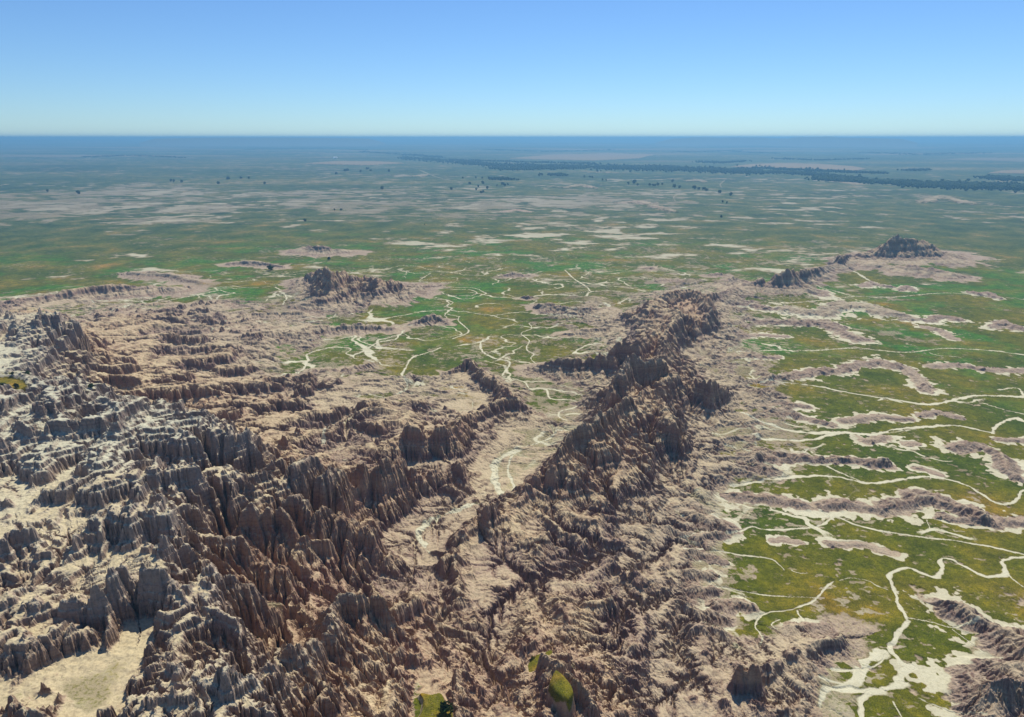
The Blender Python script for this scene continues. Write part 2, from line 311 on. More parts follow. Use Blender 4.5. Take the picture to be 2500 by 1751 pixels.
# low mounds of the right-hand plain and far plain: (width, height, [(px,py)...])
MOUNDS = [
 (28,12,[(1906,745),(1930,738),(1953,747),(2012,751),(2070,727),(2129,740),(2208,757)]),(22,9,[(1855,775),(1930,775),(2012,778),(2050,795),(2090,814)]),(16,8,[(2266,773),(2300,765),(2345,770)]),
 (16,9,[(2430,785),(2455,774),(2490,792)]),(12,5,[(2266,792),(2295,800),(2330,820)]),(15,7,[(1851,926),(1900,912),(1953,904),(2051,892),(2110,880),(2149,872),(2180,884)]),
 (13,6,[(2190,884),(2215,892),(2243,915),(2266,945)]),(13,5,[(2274,886),(2345,884),(2423,896),(2500,896),(2560,900)]),(11,4.5,[(2065,1020),(2110,1012),(2149,1010),(2219,1015)]),(9,4,[(2250,1008),(2286,998),(2345,1010)]),
 (10,5,[(1860,975),(1972,984)]),(10,5,[(1880,1000),(1953,1010),(2031,1029)]),(11,7,[(1843,1110),(1933,1104),(1992,1108),(2090,1110),(2168,1118)]),(14,7,[(2345,1078),(2400,1078),(2440,1098),(2462,1116),(2478,1146)]),
 (8,4,[(2440,1066),(2510,1070)]),(8,4,[(2130,1128),(2155,1122),(2175,1128)]),(8,3,[(2215,1078),(2235,1076)]),(7,3,[(2247,1137),(2298,1153)]),(12,6,[(1796,1196),(1894,1208),(1960,1220)]),
 (13,6.5,[(2012,1222),(2060,1216),(2110,1224),(2150,1232)]),(14,8,[(2188,1222),(2230,1204),(2266,1196),(2310,1206),(2345,1216),(2400,1240)]),(10,6,[(2318,1254),(2400,1256),(2500,1262),(2560,1262)]),
 (5,2.2,[(1893,1314),(1920,1313),(1955,1320)]),(6,3.5,[(2028,1318),(2070,1320),(2110,1320),(2150,1335),(2188,1343)]),(6,3,[(1933,1540),(1965,1530),(2004,1526)]),(22,10,[(2364,1484),(2423,1506),(2462,1537),(2510,1556),(2560,1580)]),
 (24,11,[(2420,1660),(2460,1640),(2500,1625),(2560,1620)]),(20,9,[(2420,1720),(2480,1710),(2540,1720)]),(14,8,[(2115,690),(2129,682),(2150,688),(2170,692)]),(12,9,[(2200,698),(2215,690),(2230,698)]),(16,10,[(2380,705),(2400,708),(2415,706),(2435,715)]),
 (26,8,[(1930,700),(1980,700),(2010,712)]),(18,7,[(1760,740),(1830,735),(1870,745)]),(7,4,[(1700,1350),(1740,1358),(1770,1366)]),(8,5,[(1690,1400),(1740,1400)]),(8,5,[(1700,1440),(1740,1436)]),
 (9,5,[(1750,1472),(1800,1470),(1830,1478)]),(9,6,[(1680,1490),(1730,1500),(1770,1500)]),(9,6,[(1690,1550),(1740,1545),(1770,1550)]),(10,5,[(1690,1260),(1740,1270),(1780,1280)]),(8,4,[(1640,1300),(1700,1310),(1760,1300)]),
 (40,10,[(1345,452),(1380,456),(1420,448),(1450,455)]),(40,9,[(1517,492),(1560,488),(1600,500),(1643,512)]),(50,13,[(2259,488),(2300,474),(2330,482),(2370,492)]),(50,10,[(1440,418),(1500,420),(1560,422)]),(60,10,[(1680,440),(1700,436),(1720,442)]),
 (60,12,[(1010,428),(1040,424)]),(50,10,[(2030,442),(2080,444),(2100,448)]),(20,4,[(1230,515),(1260,510),(1290,515)]),
 (14,4,[(2120,1068),(2150,1064)]),(8,4,[(1820,1140),(1880,1145)]),(9,4,[(1840,870),(1900,866)]),(10,4,[(1790,820),(1850,812),(1920,818)]),
]
# washes: (width at start, width at end, elevation, [(px,py)...])
WASHES = [
 (5,3,0,[(1992,700),(2043,712),(2090,724),(2188,725),(2306,716),(2423,724),(2500,731),(2580,738)]),(3,3,0,[(1804,759),(1851,745),(1953,739),(2031,731),(2086,724)]),(9,4,0,[(2070,655),(2095,668),(2125,686),(2180,700)]),
 (6,4,0,[(2266,629),(2364,637),(2455,633)]),(3,4,0,[(1800,866),(1874,857),(1992,857),(2090,851),(2208,861),(2306,851),(2423,857),(2500,867),(2580,875)]),
 (3,7,0,[(1855,943),(1914,935),(1992,943),(2070,959),(2168,974),(2266,988),(2325,978),(2384,967),(2500,970),(2580,975)]),(4,3,0,[(2440,952),(2485,948),(2500,968)]),(3,2,0,[(2400,985),(2450,1000),(2500,1012)]),
 (8,4,0,[(1796,1021),(1874,1041),(1972,1057),(2051,1057),(2129,1061),(2188,1049),(2286,1041),(2345,1041),(2423,1059)]),(4,6,0,[(2423,1059),(2435,1037),(2478,1021),(2500,1029),(2560,1030)]),(9,5,0,[(1830,1070),(1960,1075),(2051,1057)]),
 (5,2.6,0,[(1790,1190),(1820,1182),(1933,1166),(2031,1163),(2110,1180),(2157,1178),(2247,1165),(2325,1174),(2376,1194),(2431,1229),(2470,1229),(2500,1198),(2530,1190)]),(3,2,0,[(2020,1140),(2110,1180)]),
 (2,2.6,0,[(1650,1325),(1678,1322),(1757,1306),(1796,1304),(1835,1288),(1874,1294),(1953,1292),(2008,1282),(2031,1265),(2055,1267),(2094,1284),(2168,1300),(2266,1314),(2345,1323),(2423,1337),(2500,1354),(2560,1360)]),(2.4,2,0,[(2000,1247),(2023,1263)]),
 (3,1.2,0,[(1671,1361),(1720,1352),(1757,1347),(1812,1357),(1867,1363),(1894,1372),(1914,1392)]),(1.1,.9,0,[(1933,1394),(1950,1400),(1972,1400)]),
 (4,2.6,0,[(2560,1366),(2500,1362),(2470,1366),(2447,1372),(2455,1400),(2435,1408),(2404,1408),(2368,1392),(2329,1369),(2294,1367),(2298,1396),(2282,1410),(2259,1404),(2223,1388),(2192,1392),(2170,1408),(2184,1443),(2192,1474),(2217,1518)]),
 (3.6,5,0,[(2217,1518),(2192,1549),(2178,1588),(2204,1623),(2227,1631)]),(6,6,0,[(2220,1628),(2205,1650),(2195,1672)]),(6,4,0,[(2205,1670),(2150,1690),(2110,1700),(2102,1751),(2095,1800)]),(6,4,0,[(2150,1690),(2060,1690),(2010,1690)]),
 (1.6,1.4,0,[(1851,1592),(1859,1568),(1843,1533),(1867,1502),(1933,1490),(1976,1474),(2000,1455),(2008,1443),(2035,1420)]),(1.6,.8,0,[(1740,1440),(1776,1443),(1874,1455),(1992,1461)]),(1.2,2.4,0,[(1945,1494),(1950,1505),(1961,1521)]),
 (.8,.9,0,[(2050,1418),(2078,1412),(2121,1420),(2141,1431),(2168,1441)]),(1.0,2.2,0,[(2217,1510),(2266,1518),(2325,1533),(2384,1533)]),(.8,.8,0,[(2325,1538),(2360,1565),(2400,1600)]),(1.2,1,0,[(1902,1521),(1882,1537),(1898,1553)]),
 (1.2,2,0,[(2160,1600),(2150,1618),(2110,1635),(2060,1640),(2030,1640)]),(.8,1.2,0,[(2243,1706),(2325,1741),(2400,1765)]),(1,1,0,[(2180,1715),(2200,1751)]),(1,1,0,[(2262,1270),(2270,1290)]),(2,1,0,[(2455,1400),(2480,1420),(2500,1435)]),
 (2.5,3,0,[(1122,774),(1120,785),(1144,807),(1133,818),(1105,828)]),(3,3,0,[(1189,828),(1174,837),(1178,859),(1211,878),(1241,885),(1244,896),(1226,918)]),(2.4,2.4,1,[(1226,918),(1278,933),(1292,948),(1333,952),(1344,974),(1400,978),(1407,993),(1366,1007),(1370,1026),(1385,1030)]),
 (2.2,3,3,[(1385,1030),(1350,1048),(1355,1070),(1300,1092),(1260,1106)]),(8,14,4,[(1260,1106),(1225,1125),(1205,1155),(1214,1185),(1222,1215),(1235,1235)]),(3,3,4,[(1250,1120),(1240,1160),(1255,1200),(1240,1240)]),(7,5,5,[(1235,1235),(1200,1245),(1170,1244),(1126,1263),(1052,1285),(1022,1318),(1037,1348),(1052,1367)]),
 (2,2,0,[(1292,793),(1298,804),(1272,815),(1292,833),(1285,855),(1304,867),(1296,878),(1311,893)]),(3,3,0,[(1200,772),(1270,763),(1321,770),(1388,778),(1466,784),(1525,792)]),(3,2,0,[(1320,770),(1400,772),(1470,785)]),
 (3,2,0,[(1051,668),(1023,688),(1067,688),(1121,692)]),(3,2,0,[(1106,708),(1145,708),(1165,716),(1145,723),(1090,722)]),(3,2,0,[(1063,727),(1106,739),(1082,751)]),(3,4,0,[(629,800),(703,788),(800,778),(873,770)]),
 (5,3,0,[(985,808),(978,817),(963,830),(922,837),(893,855),(860,870)]),(3,4,0,[(1075,850),(1055,859),(1007,874),(993,896),(981,918),(993,944),(989,967),(948,989),(896,1007),(874,1030),(844,1055),(807,1085),(790,1126)]),
 (3,5,0,[(800,850),(752,866),(752,881),(737,907),(689,937),(640,960)]),(3,3,0,[(1093,768),(1122,774)]),(3,3,0,[(955,800),(1000,795),(1035,795)]),(3,2,0,[(985,648),(1020,650),(1045,658),(1080,662)]),
 (6,4,0,[(678,712),(700,722),(740,726),(800,730)]),(4,3,0,[(672,702),(690,712),(700,730),(690,748)]),(5,4,0,[(0,760),(60,745),(140,738),(200,742),(300,735),(380,728)]),(5,4,0,[(130,800),(200,782),(280,772),(320,748)]),
 (6,5,0,[(0,738),(80,730),(180,724),(280,720)]),(5,4,0,[(200,742),(330,748),(450,728),(530,712)]),(3,3,0,[(820,772),(780,790),(700,795)]),(4,3,0,[(1380,660),(1400,680),(1430,700),(1440,712)]),
 (14,6,0,[(1023,415),(1065,432),(1100,440),(1180,450)]),(7,7,0,[(1770,440),(1758,450),(1762,458)]),(6,6,0,[(1660,472),(1645,480),(1648,490)]),
]

def poly_dist(pts, w, wx, wy, wend=None):
    """indices of grid points near the polyline, their distance, side, arc position and interpolated value"""
    P = np.array([p[:2] for p in pts]); V = np.array([p[2] for p in pts])
    x0, y0 = P.min(0) - w; x1, y1 = P.max(0) + w
    th = np.arctan2([x0, x0, x1, x1], [y0, y1, y0, y1]); 
    rmax = math.hypot(max(abs(x0), abs(x1)), max(y1, 1)); rmin = max(1.0, max(y0, 1.0))
    if x0 > 0: rmin = math.hypot(x0, max(y0, 1))
    if x1 < 0: rmin = math.hypot(x1, max(y0, 1))
    i0, i1 = np.searchsorted(rr, [rmin, rmax]); j0, j1 = np.searchsorted(theta, [th.min(), th.max()])
    i0 = max(i0 - 1, 0); j0 = max(j0 - 1, 0); i1 = min(i1 + 1, NR); j1 = min(j1 + 1, NT)
    if i1 <= i0 or j1 <= j0: return None
    sl = (slice(i0, i1), slice(j0, j1))
    x = X[sl] + wx[sl]; y = Y[sl] + wy[sl]
    best = np.full(x.shape, 1e9, np.float32); s = np.zeros(x.shape, np.float32); val = np.zeros(x.shape, np.float32); side = np.zeros(x.shape, np.float32)
    L = 0.0
    for k in range(len(P) - 1):
        a, b = P[k], P[k + 1]; ab = b - a; l2 = float(ab @ ab) + 1e-6; l = math.sqrt(l2)
        t = np.clip(((x - a[0]) * ab[0] + (y - a[1]) * ab[1]) / l2, 0, 1)
        dx = x - a[0] - t * ab[0]; dy = y - a[1] - t * ab[1]
        d = np.sqrt(dx * dx + dy * dy)
        m = d < best
        best = np.where(m, d, best); s = np.where(m, L + t * l, s); val = np.where(m, V[k] + t * (V[k + 1] - V[k]), val)
        side = np.where(m, np.sign(dx * ab[1] - dy * ab[0]), side)
        L += l
    return sl, best, s, val, side

# ------------------------------------------------------------------ build the height field
BAD = np.clip(BAD + 0.18 * fbm(X, Y, 60, 2, SPC, seed=3.3) * (BAD > .05), 0, 1)
zero = np.zeros_like(X)
scl = np.clip(RR / 350.0, 0.7, 3.5)                       # far ground has broader forms
wx = fbm(X, Y, 26, 3, SPC, seed=11) * 5.0; wy = fbm(X, Y, 26, 3, SPC, seed=23) * 5.0
Z = BASE.copy()
# lumpy hills on the badland floor
lump = fbm(X, Y, 27, 4, SPC, ridged=True, seed=5)
lump2 = fbm(X, Y, 12, 3, SPC, seed=8)
lump3 = fbm(X, Y, 48, 3, SPC, seed=6)
lumpb = fbm(X, Y, 36, 5, SPC, gain=.6, seed=16)
hi = smooth(22, 42, BASE)
Z += BAD * (lump * 4.2 + lump2 * 1.0 + lump3 * 9 * hi + hi * lump * 3.5) * np.clip(0.35 + BASE / 40.0, .35, 1.15)
LM = smooth(-10, -90, X) * smooth(330, 430, RR) * smooth(1000, 800, RR) * smooth(.2, .5, BAD) * (1 - hi)
Z += LM * (fbm(X * .7, Y * 1.6, 60, 4, SPC, ridged=True, seed=15) * 8.5 + 3)
Z += fbm(X, Y, 160, 3, SPC, seed=2) * 1.6 * (1 - BAD)
ROCK = smooth(.46, .74, BAD + 0.28 * lump)                # where bare rock stands out
ROCK = np.maximum(ROCK, .9 * LM * smooth(-.15, .2, lump + .4 * lump3))
MF = smooth(.06, .28, BAD) * smooth(.62, .42, BAD) * smooth(330, 400, RR) * smooth(1300, 900, RR)
lmf = fbm(X * .75, Y * 1.15, 24, 4, SPC, ridged=True, seed=19)
Z += MF * (np.clip(lmf - .1, -.15, 1) * 6.0)
ROCK = np.maximum(ROCK, .85 * MF * smooth(.22, .50, lmf + .2 * fbm(X, Y, 90, 2, SPC, seed=20)))
FG = smooth(330, 280, RR) * smooth(0, -25, X) * smooth(.55, .8, BAD)
u_ = (X + .9 * Y) * .743 + wx * 1.5; v_ = (Y - .9 * X) * .743 + wy * 1.5
fin = 1 - 2.4 * np.abs(perlin(u_ / 11.0, v_ / 30.0)); fin2 = 1 - 2.4 * np.abs(perlin(u_ / 5.0 + 9, v_ / 13.0))
Z += FG * (np.clip(fin, -.6, 1) * 3.6 + fin2 * 1.2)
RID = np.zeros_like(X, dtype=np.int16)
CREST = np.zeros_like(X)
print('base', time.time() - T0)
LANDFORMS = ['ground', 'badlands_rock', 'dry_wash', 'rock_ridge', 'rock_ridge', 'butte', 'butte', 'butte', 'butte', 'rock_ridge', 'rock_ridge']
LAND_LABEL = {3: 'long jagged rock ridge running from the lower centre up to the right', 4: 'broken ridge left of the pale wash in the valley', 5: 'layered butte rising from the green meadow left of centre', 6: 'dark butte on the far right of the plain',
              7: 'small flat capped butte far behind the layered one', 8: 'little banded cone at the meeting of the washes', 9: 'separate dark crest between the long ridge and the far butte', 10: 'low dark ridge crossing the grass at far left'}
RNAME = {(1130,1290): 3, (1500,930): 3, (1318,885): 3, (1540,752): 3, (1725,705): 3, (1540,1090): 3, (1400,1130): 3, (1560,960): 3, (1690,915): 3, (1660,905): 3, (1085,905): 4, (1244,950): 4, (745,670): 5, (740,735): 5, (2110,615): 6, (2130,640): 6, (740,600): 7, (1015,780): 8, (1800,696): 9, (2045,618): 9, (0,735): 10, (137,722): 10}
for ri, (w, jag, ex, pts) in enumerate(RIDGES):
    pts = [(p[0], p[1], p[2] * hs(p[0], p[1])) for p in pts]; jag *= hs(pts[0][0])
    pw = [(*unproject(p[0], p[1], p[2]), p[2]) for p in pts]
    rmid = math.hypot(*pw[len(pw) // 2][:2])
    w = w * float(np.interp(rmid, [180, 330, 600, 1200], [.50, .66, .88, 1.0])); jag = jag * float(np.interp(rmid, [180, 600], [.7, 1.0]))
    rel = []
    for q in pw:
        i_ = min(np.searchsorted(rr, math.hypot(q[0], q[1])), NR - 1); j_ = int(np.clip((math.atan2(q[0], q[1]) + TH0) / DT, 0, NT - 1))
        rel.append(q[2] - float(BASE[i_, j_]))
    if w > 9: w = max(w, (1.35 if ex >= 1.2 else 1.0) * float(np.percentile(rel, 60)))
    o = poly_dist(pw, w * 1.7, wx, wy)
    if o is None: continue
    sl, d, s, h, side = o
    n1 = perlin(s / (w * .55) + ri * 9.1 + side * 3.0, side * 5.5 + d / (w * 2.5))
    n2 = perlin(s / (w * .22) + ri * 5.1 + side * 3.0, side * 8.5 + d / (w * 1.4))
    ww = w * (1.0 + 0.50 * n1 + 0.26 * n2)
    t = d / np.maximum(ww, 1)
    j = perlin(s / (w * .30) + ri * 3.7, zero[sl] + .5) + .55 * perlin(s / (w * .12) + ri, zero[sl] + 2.5)
    notch = np.minimum(0, j) * jag * 1.6 + np.maximum(0, j) * jag * .5
    hc = h + notch * np.clip(1.3 - t, 0, 1)
    p = np.clip(1 - t, 0, 1)
    if ex < 1.0:          # mesa-like: flat head, cliff, talus
        pr = smooth(0.0, 1.0, p * 1.15) * .35 + smooth(.45, .80, p) * .65
    else:
        ck = .40 if ex < 1.75 else .22
        pr = p ** (ex + .4 - (.5 if ex > 1.75 else 0)) * (1 - ck) + smooth(.70, .93, p) * ck
    base = Z[sl]
    zr = base + (hc - base) * pr
    gain = (hc > base)
    up = np.maximum(np.where(gain, zr, base), base)
    p0 = .14 if ex < 1.6 else .26
    ROCK[sl] = np.maximum(ROCK[sl], smooth(p0, p0 + .28, p + .25 * lump[sl] + (.25 * lumpb[sl] if ex >= 1.6 else 0)) * np.clip((h - 1) / 4, 0, 1))
    rid = RID[sl]; rid[(up > base + 1.5)] = RNAME.get((pts[0][0], pts[0][1]), 0)
    Z[sl] = up
    CREST[sl] = np.maximum(CREST[sl], smooth(.35, .8, p) * np.clip(jag / 6.0, 0, 1.3))
print('ridges', time.time() - T0)

frag = fbm(X, Y, 5, 3, SPC, seed=161)
# fringe noise used for the ragged pale aprons round mounds
fr = fbm(X, Y, 14, 4, SPC, seed=31)
fr2 = fbm(X, Y, 60, 4, SPC, seed=37)
APRON = np.zeros_like(X)
mw_x = fbm(X, Y, 22, 4, SPC, seed=41) * 6.0; mw_y = fbm(X, Y, 22, 4, SPC, seed=47) * 6.0
farn = fbm(X, Y, 130, 5, SPC, gain=.65, seed=43)
for w, h, pts in MOUNDS:
    pw = [(*unproject(p[0], p[1], h * .7), 1.0) for p in pts]
    k = 1.0 if w < 12 else (1.6 if w < 28 else 4.0)
    rk_ = 1.0 if w < 28 else .55
    w0_ = w; w = w * .68; h = h * .62
    big_ = w > 19
    if big_: h *= .8
    if w < 9: k = .5
    o = poly_dist(pw, w * 2.4, mw_x * k, mw_y * k)
    if o is None: continue
    sl, d, s, v, side = o
    ww = w * (1 + .5 * perlin(s / (w * .8) + w * 3, side * 4.5 + .3))
    t = d / ww
    p = np.clip(1 - t, 0, 1)
    pr = smooth(0, .75, p)
    Z[sl] = Z[sl] + h * pr * (0.80 + .5 * lump2[sl])
    ROCK[sl] = np.maximum(ROCK[sl], rk_ * smooth(.10, .30, p + .35 * fr[sl] + .22 * frag[sl] + (1.0 * farn[sl] - .12 if big_ else 0)))
    APRON[sl] = np.maximum(APRON[sl], (.0 if big_ and w0_ > 35 else 1.0) * smooth(1.30, .95, t + 1.0 * fr[sl] - .7 * fr2[sl] + .7 * frag[sl]))
    BAD[sl] = np.maximum(BAD[sl], .75 * smooth(0.05, .5, p))
print('mounds', time.time() - T0)
SAND = np.zeros_like(X)
sw_x = fbm(X, Y, 9, 3, SPC, seed=51); sw_y = fbm(X, Y, 9, 3, SPC, seed=57)
for w0, w1, z, pts in WASHES:
    pw = [unproject(p[0], p[1], z) for p in pts]
    w0 *= .52; w1 *= .52
    L = np.concatenate([[0], np.cumsum([math.dist(pw[i], pw[i + 1]) for i in range(len(pw) - 1)])])
    # smooth the traced line (Catmull-Rom)
    q = []
    n = len(pw)
    for i in range(n - 1):
        p0, p1, p2, p3 = pw[max(i - 1, 0)], pw[i], pw[i + 1], pw[min(i + 2, n - 1)]
        for t in (0, .25, .5, .75):
            f = [0.5 * (2 * p1[c] + (p2[c] - p0[c]) * t + (2 * p0[c] - 5 * p1[c] + 4 * p2[c] - p3[c]) * t * t + (3 * p1[c] - p0[c] - 3 * p2[c] + p3[c]) * t ** 3) for c in (0, 1)]
            u = (L[i] + (L[i + 1] - L[i]) * t) / L[-1]
            q.append((f[0], f[1], w0 + (w1 - w0) * u))
    q.append((*pw[-1], w1))
    dist = math.hypot(*pw[0]); wmx = max(w0, w1)
    k = min(wmx * .5, 2.2)
    o = poly_dist(q, wmx * 1.6 + 3, sw_x * k, sw_y * k)
    if o is None: continue
    sl, d, s, wv, side = o
    wv = wv * .5 * (1.0 + .75 * perlin(s / (wmx * 5 + 5), side * .9 + 3.1) + .65 * perlin(s / (wmx * 1.3 + 1.5), side * 2.7 + 5.1))
    m = smooth(1.45, .65, d / wv + .35 * frag[sl])
    SAND[sl] = np.maximum(SAND[sl], m)
    bank = smooth(1.5, .9, d / wv)
    flat = 1 - ROCK[sl] * .7
    Z[sl] = Z[sl] - bank * min(.2 + wmx * .08, .7) * flat * (dist < 2500)
print('washes', time.time() - T0)

# ------------------------------------------------------------------ running water: route the drainage and cut branching valleys
import heapq
DS = 2
nrow = int(np.searchsorted(rr, 1750)) // DS * DS
ZC = Z[:nrow:DS, ::DS].astype(np.float64); KC = np.clip(ROCK[:nrow:DS, ::DS] * .8 + BAD[:nrow:DS, ::DS] * .7 - .05, 0, 1).astype(np.float64)
rc = rr[:nrow:DS]; H_, W_ = ZC.shape; NC = H_ * W_
dr = np.gradient(rc)[:, None] * np.ones((1, W_)); dt_ = (rc * DT * DS)[:, None] * np.ones((1, W_))
CELL = (dr * dt_).ravel()
OFF = [(-1, -1), (-1, 0), (-1, 1), (0, -1), (0, 1), (1, -1), (1, 0), (1, 1)]
DIST = [np.sqrt((a * dr) ** 2 + (b * dt_) ** 2) for a, b in OFF]
def flood(z):
    zl = z.ravel().tolist(); out = zl[:]; seen = bytearray(NC); hp = []
    for i in range(H_):
        for j in ((0, W_ - 1) if 0 < i < H_ - 1 else range(W_)):
            k = i * W_ + j; seen[k] = 1; hp.append((zl[k], k))
    heapq.heapify(hp); pop, push = heapq.heappop, heapq.heappush
    nb = (-W_ - 1, -W_, -W_ + 1, -1, 1, W_ - 1, W_, W_ + 1)
    while hp:
        h, k = pop(hp)
        for o in nb:
            m = k + o
            if m < 0 or m >= NC or seen[m]: continue
            seen[m] = 1; v = zl[m]
            if v <= h: v = h + 1e-4
            out[m] = v; push(hp, (v, m))
    return np.array(out).reshape(H_, W_)
def route(hf):
    best = np.zeros((H_, W_)); rcv = np.arange(NC).reshape(H_, W_).copy(); dd = np.ones((H_, W_)); own = rcv.copy()
    for (a, b), D in zip(OFF, DIST):
        si = slice(max(0, -a), H_ - max(0, a)); sj = slice(max(0, -b), W_ - max(0, b)); ti = slice(max(0, a), H_ - max(0, -a)); tj = slice(max(0, b), W_ - max(0, -b))
        sl_ = (hf[si, sj] - hf[ti, tj]) / D[si, sj]
        m = sl_ > best[si, sj]
        best[si, sj] = np.where(m, sl_, best[si, sj]); rcv[si, sj] = np.where(m, own[ti, tj], rcv[si, sj]); dd[si, sj] = np.where(m, D[si, sj], dd[si, sj])
    order = np.argsort(hf.ravel())
    A = CELL.tolist(); rl = rcv.ravel().tolist(); ol = order.tolist()
    for k in reversed(ol):
        q = rl[k]
        if q != k: A[q] += A[k]
    return rl, ol, dd, np.array(A).reshape(H_, W_)
Z0C = ZC.copy()
ZC += KC * np.random.RandomState(3).uniform(-.18, .18, ZC.shape)
for it in range(3):
    hf = flood(ZC)
    fill = np.minimum(hf - ZC, 3.0)
    ZC = ZC + fill * .85
    rl, ol, dd, AA = route(hf)
    F_ = (.44 * KC * np.minimum(AA, 6000) ** .5 / dd).ravel().tolist(); zl = ZC.ravel().tolist()
    for k in ol:
        q = rl[k]
        if q != k and zl[k] > zl[q]:
            f = F_[k]; zl[k] = (zl[k] + f * zl[q]) / (1 + f)
    ZC = np.array(zl).reshape(H_, W_)
    # small creep so that divides are not single-cell spikes
    Lp = np.zeros_like(ZC); Lp[1:-1, 1:-1] = (ZC[:-2, 1:-1] + ZC[2:, 1:-1] + ZC[1:-1, :-2] + ZC[1:-1, 2:]) / 4 - ZC[1:-1, 1:-1]
    ZC += .18 * Lp * KC
    print(' water', it, NC, time.time() - T0)
def up_sub(a):
    ri = np.minimum(np.arange(nrow) / DS, H_ - 1.001); ti = np.minimum(np.arange(NT) / DS, W_ - 1.001)
    r0 = np.floor(ri).astype(int); t0 = np.floor(ti).astype(int); fr_ = (ri - r0)[:, None]; ft = (ti - t0)[None, :]
    a0 = a[r0][:, t0] * (1 - ft) + a[r0][:, t0 + 1] * ft; a1 = a[r0 + 1][:, t0] * (1 - ft) + a[r0 + 1][:, t0 + 1] * ft
    return (a0 * (1 - fr_) + a1 * fr_).astype(np.float32)
fadeo = np.clip((1650 - rr[:nrow]) / 400, 0, 1)[:, None]
Z[:nrow] += up_sub(ZC - Z0C) * fadeo
LOGA = np.zeros_like(Z); LOGA[:nrow] = up_sub(np.log10(AA))

# ------------------------------------------------------------------ rills and gullies running down the slopes
LNR = np.log(rr)
def grad(z):
    gr = np.gradient(z, rr.astype(np.float32), axis=0)
    gt = np.gradient(z, np.float32(DT), axis=1) / RR
    s, c = np.sin(TT), np.cos(TT)
    return gr * s + gt * c, gr * c - gt * s
def blur(z, n):
    for _ in range(n):
        z = z.copy(); z[1:-1] = (z[:-2] + 2 * z[1:-1] + z[2:]) / 4; z[:, 1:-1] = (z[:, :-2] + 2 * z[:, 1:-1] + z[:, 2:]) / 4
    return z
def gully(x, y, dx, dy):
    ip = np.floor(x); jp = np.floor(y)
    fx = (x - ip).astype(np.float32); fy = (y - jp).astype(np.float32)
    ip = ip.astype(np.int32); jp = jp.astype(np.int32)
    C = np.zeros(x.shape, np.float32); S = np.zeros(x.shape, np.float32)
    for i in (-1, 0, 1):
        for j in (-1, 0, 1):
            a = (((ip + i) & 255) << 8) + ((jp + j) & 255)
            px = fx - i - .25 - HX[a] * .5; py = fy - j - .25 - HY[a] * .5
            w = np.exp(-(px * px + py * py) * 2.2)
            m = (px * dx + py * dy) * 6.2832 + HX[a] * 2.0
            C += np.cos(m) * w; S += np.sin(m) * w
    return C, S
SLOPE_MASK = None
zb = blur(Z, 3)
gx, gy = grad(zb)
GM = np.sqrt(gx * gx + gy * gy)
FLOW = np.zeros_like(Z)
lam0 = 7.0
for o in range(5):
    lam = lam0 / (1.95 ** o)
    fade = np.clip((lam / SPC - 2.2) / 2.0, 0, 1)
    amp = np.clip(GM, 0, 1.1) * np.clip(ROCK + BAD * .5, 0, 1) * fade
    idx = np.nonzero(amp > .015)
    if len(idx[0]) == 0: continue
    g = GM[idx] + 1e-4
    C, S = gully(X[idx] / lam + o * 17.3, Y[idx] / lam + o * 9.1, -gy[idx] / g * 1.0, gx[idx] / g * 1.0)
    ph = np.abs(np.arctan2(S, C)) / np.pi               # 0 on spurs, 1 in gullies
    mag = np.clip(np.sqrt(C * C + S * S) * 1.4, 0, 1)
    dz = (0.5 - ph) * mag * amp[idx] * lam * (.16, .20, .22, .22, .22)[o]
    Z[idx] += dz
    FLOW[idx] += (ph - .5) * mag * .6 ** o
    if o < 3:
        zb = blur(Z, 1); gx, gy = grad(zb)
        gx = np.clip(gx, -3, 3); gy = np.clip(gy, -3, 3)
        GM2 = np.sqrt(gx * gx + gy * gy); GM = .5 * GM + .5 * np.minimum(GM2, GM * 1.6 + .1)
    print(' gully', o, len(idx[0]), time.time() - T0)

# knobs of hard rock breaking through the slopes
kn = fbm(X, Y, 6.5, 2, SPC, seed=61); kr = fbm(X, Y, 55, 3, SPC, seed=63)
km = smooth(-.05, .20, kr + .25 * (BAD - .6) + .3 * CREST) * np.clip(ROCK + BAD - .6, 0, 1) * np.clip((6.5 / SPC - 2) / 3, 0, 1) * (1 - .85 * smooth(.2, .6, APRON))
km2 = smooth(.05, .3, kr + .4 * perlin(X / 25, Y / 25)) * smooth(.3, .8, ROCK) * smooth(.2, .6, APRON) * np.clip((6.5 / SPC - 2) / 3, 0, 1) * .55
km = np.maximum(km, km2)
Z += km * (smooth(.06, .20, kn) * 1.0 + smooth(.25, .36, kn) * .9) * (.55 + .45 * smooth(330, 430, RR))
# crags on the high crests
m = CREST * np.clip((Z - BASE) / 12, 0, 1)
idx = np.nonzero(m > .02)
crag = fbm(X[idx], Y[idx], 8.0, 3, SPC[idx], ridged=True, seed=71)
Z[idx] += m[idx] * (crag - .25) * 1.8

# ------------------------------------------------------------------ hard and soft beds: ledges and risers
def ledges(z, period, sharp, off):
    q = (z + off) / period; f = np.floor(q); t = q - f
    t2 = smooth(.5 - .5 / sharp, .5 + .5 / sharp, t)
    return (f + t2) * period - off
dip = fbm(X, Y, 220, 2, None, seed=81) * 3.0 + .35 * fbm(X, Y, 18, 2, SPC, seed=83) * 3
MND = smooth(.2, .6, APRON) * (1 - hi)
bm = np.clip(ROCK, 0, 1) * (1 - .75 * MND)
big = ledges(Z + dip, 10.5, 2.8, 3.0) - dip
small = ledges(Z + dip, 3.6, 2.0, 1.0) - dip
wb = bm * (0.25 + .50 * hi * (.5 + .5 * smooth(250, 310, RR)) + .5 * LM); ws = bm * (.30 + .25 * hi) * np.clip((3.6 / SPC - 1.5) / 2, 0, 1)
Z = Z + (big - Z) * wb
Z = Z + (small - Z) * ws
